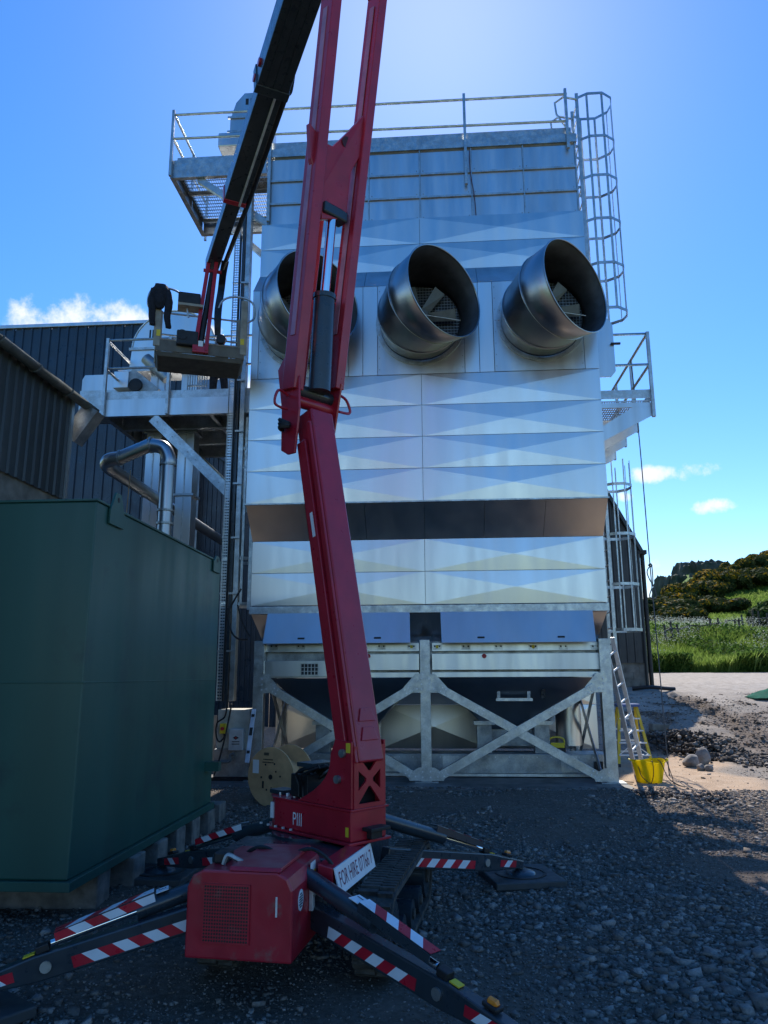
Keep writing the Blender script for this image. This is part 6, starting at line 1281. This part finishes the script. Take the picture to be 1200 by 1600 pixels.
# crag
def crag(name, label, x, y, zb_, sx_, sy_, h, seed):
    bm = bmesh.new(); bmesh.ops.create_icosphere(bm, subdivisions=5, radius=1)
    for v in bm.verts:
        d = v.co.copy(); a = math.atan2(d.y, d.x); k = 1+.16*float(vnoise(a*6+seed, d.z*2, .5, seed))+.16*float(vnoise(a*14+seed, d.z*5, .7, seed+1))
        z = d.z; fl = min(1, max(-1, z*1.9)); v.co = Vector((x+d.x*sx_*k*(1-.25*max(0, z)), y+d.y*sy_*k, zb_+fl*h+float(vnoise(d.x*8, d.y*8, .8, seed+2))*h*.25))
    me = bpy.data.meshes.new(name); bm.to_mesh(me); bm.free(); me.materials.append(mat('crag_rock', (.10, .095, .075), .95, 0., .3, .6, col2=(.035, .045, .02), bump=.8, bscale=2.)); o = bpy.data.objects.new(name, me); COL.objects.link(o); return tag(o, label, 'rock')
for (px, py, yy, sx_, h, lab, sd_) in ((1062, 935, 96, 3.0, 4.0, 'steep dark rock face crowning the left end of the hill', 5), (1100, 915, 99, 3.6, 4.2, 'dark rock ledge beside the steep face on the hilltop', 8), (1028, 962, 100, 1.9, 3.2, 'lone rock pinnacle left of the hilltop cliff', 6)):
    p = PY(px, py, yy); crag('crag', lab, p.x, yy, p.z-2.3, sx_*1.25, 3.5, h*1.15, sd_)
for i in range(26):
    px = r.uniform(1050, 1140); yy = r.uniform(97, 101); py = np.interp(px, [1040, 1055, 1075, 1100, 1140], [925, 905, 900, 893, 886])
    p = PY(px, py+r.uniform(0, 22), yy); o = protos[2]; c_ = dup(o, (p.x, yy, p.z-1.2)); s = r.uniform(.7, 1.5); c_.scale = (s, s, s); c_['label'] = 'dark bush rooted along the top of the crag'; c_['group'] = 'bushes on the crag'
# field fence
def fence(name, label, pts, hh=1.1):
    F_ = thing(name, label, 'fence', pts[0]); n = len(pts)
    for i, p in enumerate(pts):
        lean = Vector((r.uniform(-.12, .12), r.uniform(-.1, .1), hh*r.uniform(.85, 1.15))); MB().tube([p-UP*.1, p+lean], [.06, .05], 7).build('post', WOODF, F_)
    for a, b_ in zip(pts[:-1], pts[1:]):
        for z in (.8, .4): MB().bar(a+UP*(z+r.uniform(-.05, .05)), b_+UP*(z+r.uniform(-.06, .06)), .04, .07).build('rail', WOODF, F_)
fp = []
for px, py in ((1042, 1003), (1052, 1002), (1064, 1000), (1078, 998), (1094, 996), (1110, 992), (1122, 990), (1135, 987), (1148, 985), (1156, 984), (1163, 983)):
    p = ground_hit(px, py+9, 35, 70); fp.append(Vector((p.x, p.y, float(gh(p.x, p.y)))))
fence('field_fence', 'weathered post and rail fence running across the grass bank', fp, 1.0)
fp = []
for px in (1176, 1188, 1200, 1212): y = 46.; p = PY(px, 980, y); fp.append(Vector((p.x, y, float(gh(p.x, y)))))
fence('field_fence', 'short length of fence beside the leafy shrub', fp, 1.2)
# grass, tall weeds and white umbels on the bank
def blades(name, x, y, h, wd, m, seed, z=None, lean=.35):
    r = np.random.default_rng(seed); n = len(x); z = gh(x, y)-.03; a = r.uniform(0, 6.28, n); dx, dy = np.cos(a), np.sin(a); l = r.normal(0, lean, (n, 2))*h[:, None]
    b0 = np.stack([x-dx*wd, y-dy*wd, z], 1); b1 = np.stack([x+dx*wd, y+dy*wd, z], 1); mid0 = np.stack([x+l[:, 0]*.35-dx*wd*.8, y+l[:, 1]*.35-dy*wd*.8, z+h*.6], 1); mid1 = np.stack([x+l[:, 0]*.35+dx*wd*.8, y+l[:, 1]*.35+dy*wd*.8, z+h*.6], 1); tip = np.stack([x+l[:, 0], y+l[:, 1], z+h], 1)
    V = np.stack([b0, b1, mid1, mid0, tip], 1).reshape(-1, 3); o5 = np.arange(n)*5; F4 = np.stack([o5, o5+1, o5+2, o5+3], 1); F3 = np.stack([o5+3, o5+2, o5+4], 1)
    me = bpy.data.meshes.new(name); me.vertices.add(len(V)); me.vertices.foreach_set('co', V.ravel()); me.loops.add(n*7); me.loops.foreach_set('vertex_index', np.concatenate([F4.ravel(), F3.ravel()])); me.polygons.add(2*n); me.polygons.foreach_set('loop_start', np.concatenate([np.arange(n)*4, n*4+np.arange(n)*3])); me.update(calc_edges=True)
    t_ = me.attributes.new('tint', 'FLOAT', 'POINT'); t_.data.foreach_set('value', np.repeat(np.clip(r.random(n)*.7+.3*(vnoise(x, y, 3, 44)+.5), 0, 1), 5).astype(np.float32)); me.materials.append(m); o = bpy.data.objects.new(name, me); COL.objects.link(o); o['kind'] = 'stuff'; return o
n = 52000; y = 33.3+14*rng.random(n)**1.3; x = y*rng.uniform(.235, .46, n); h = rng.uniform(.25, .75, n)*(.75+.8*(vnoise(x, y, 2.2, 41)+.5))*(1-.55*smoothstep(37, 43, y))
tag(blades('bank_grass', x, y, h, rng.uniform(.012, .035, n), GRASSM, 1), 'tall green grass and weeds covering the bank behind the yard', 'grass')
n = 42000; y = 46+34*rng.random(n); x = y*rng.uniform(.24, .46, n); tag(blades('meadow_grass', x, y, rng.uniform(.2, .5, n), rng.uniform(.03, .07, n), GRASSM, 2, lean=.5), 'sunlit grass on the slope between the fence and the gorse', 'grass')
n = 1500; y = 34.4+11*rng.random(n)**.75; x = y*rng.uniform(.24, .46, n); keep = (vnoise(x, y, 2.0, 46)+vnoise(x, y, .8, 47)*.6 > .02); x, y = x[keep], y[keep]; n = len(x); C_ = []
for k in range(14): C_.append(np.stack([x+rng.normal(0, .16, n), y+rng.normal(0, .16, n), gh(x, y)+rng.uniform(.45, .95, n)], 1))
C_ = np.concatenate(C_); o = leaves('cow_parsley', C_, np.tile(np.array([[0, 0, 1.]]), (len(C_), 1)), np.full(len(C_), .032), UMBEL, .9, 5); o['kind'] = 'stuff'; tag(o, 'white flowering cow parsley scattered through the tall grass', 'flowers')
n = 24000; y = 33.25+7*rng.random(n)**2; x = y*rng.uniform(.235, .46, n); k = vnoise(x, y, 1.6, 48) > -.06; x, y = x[k], y[k]; n = len(x)
o = leaves('bank_weeds', np.stack([x+rng.normal(0, .1, n), y, gh(x, y)+rng.uniform(.05, .8, n)], 1), rng.normal(size=(n, 3)), np.full(n, .085), leafmat('weed_leaves', (.035, .075, .012), (.08, .15, .025), (.13, .21, .05), .4), 1.2, 6); o['kind'] = 'stuff'; tag(o, 'broad-leaved dark weeds along the foot of the bank', 'weeds')
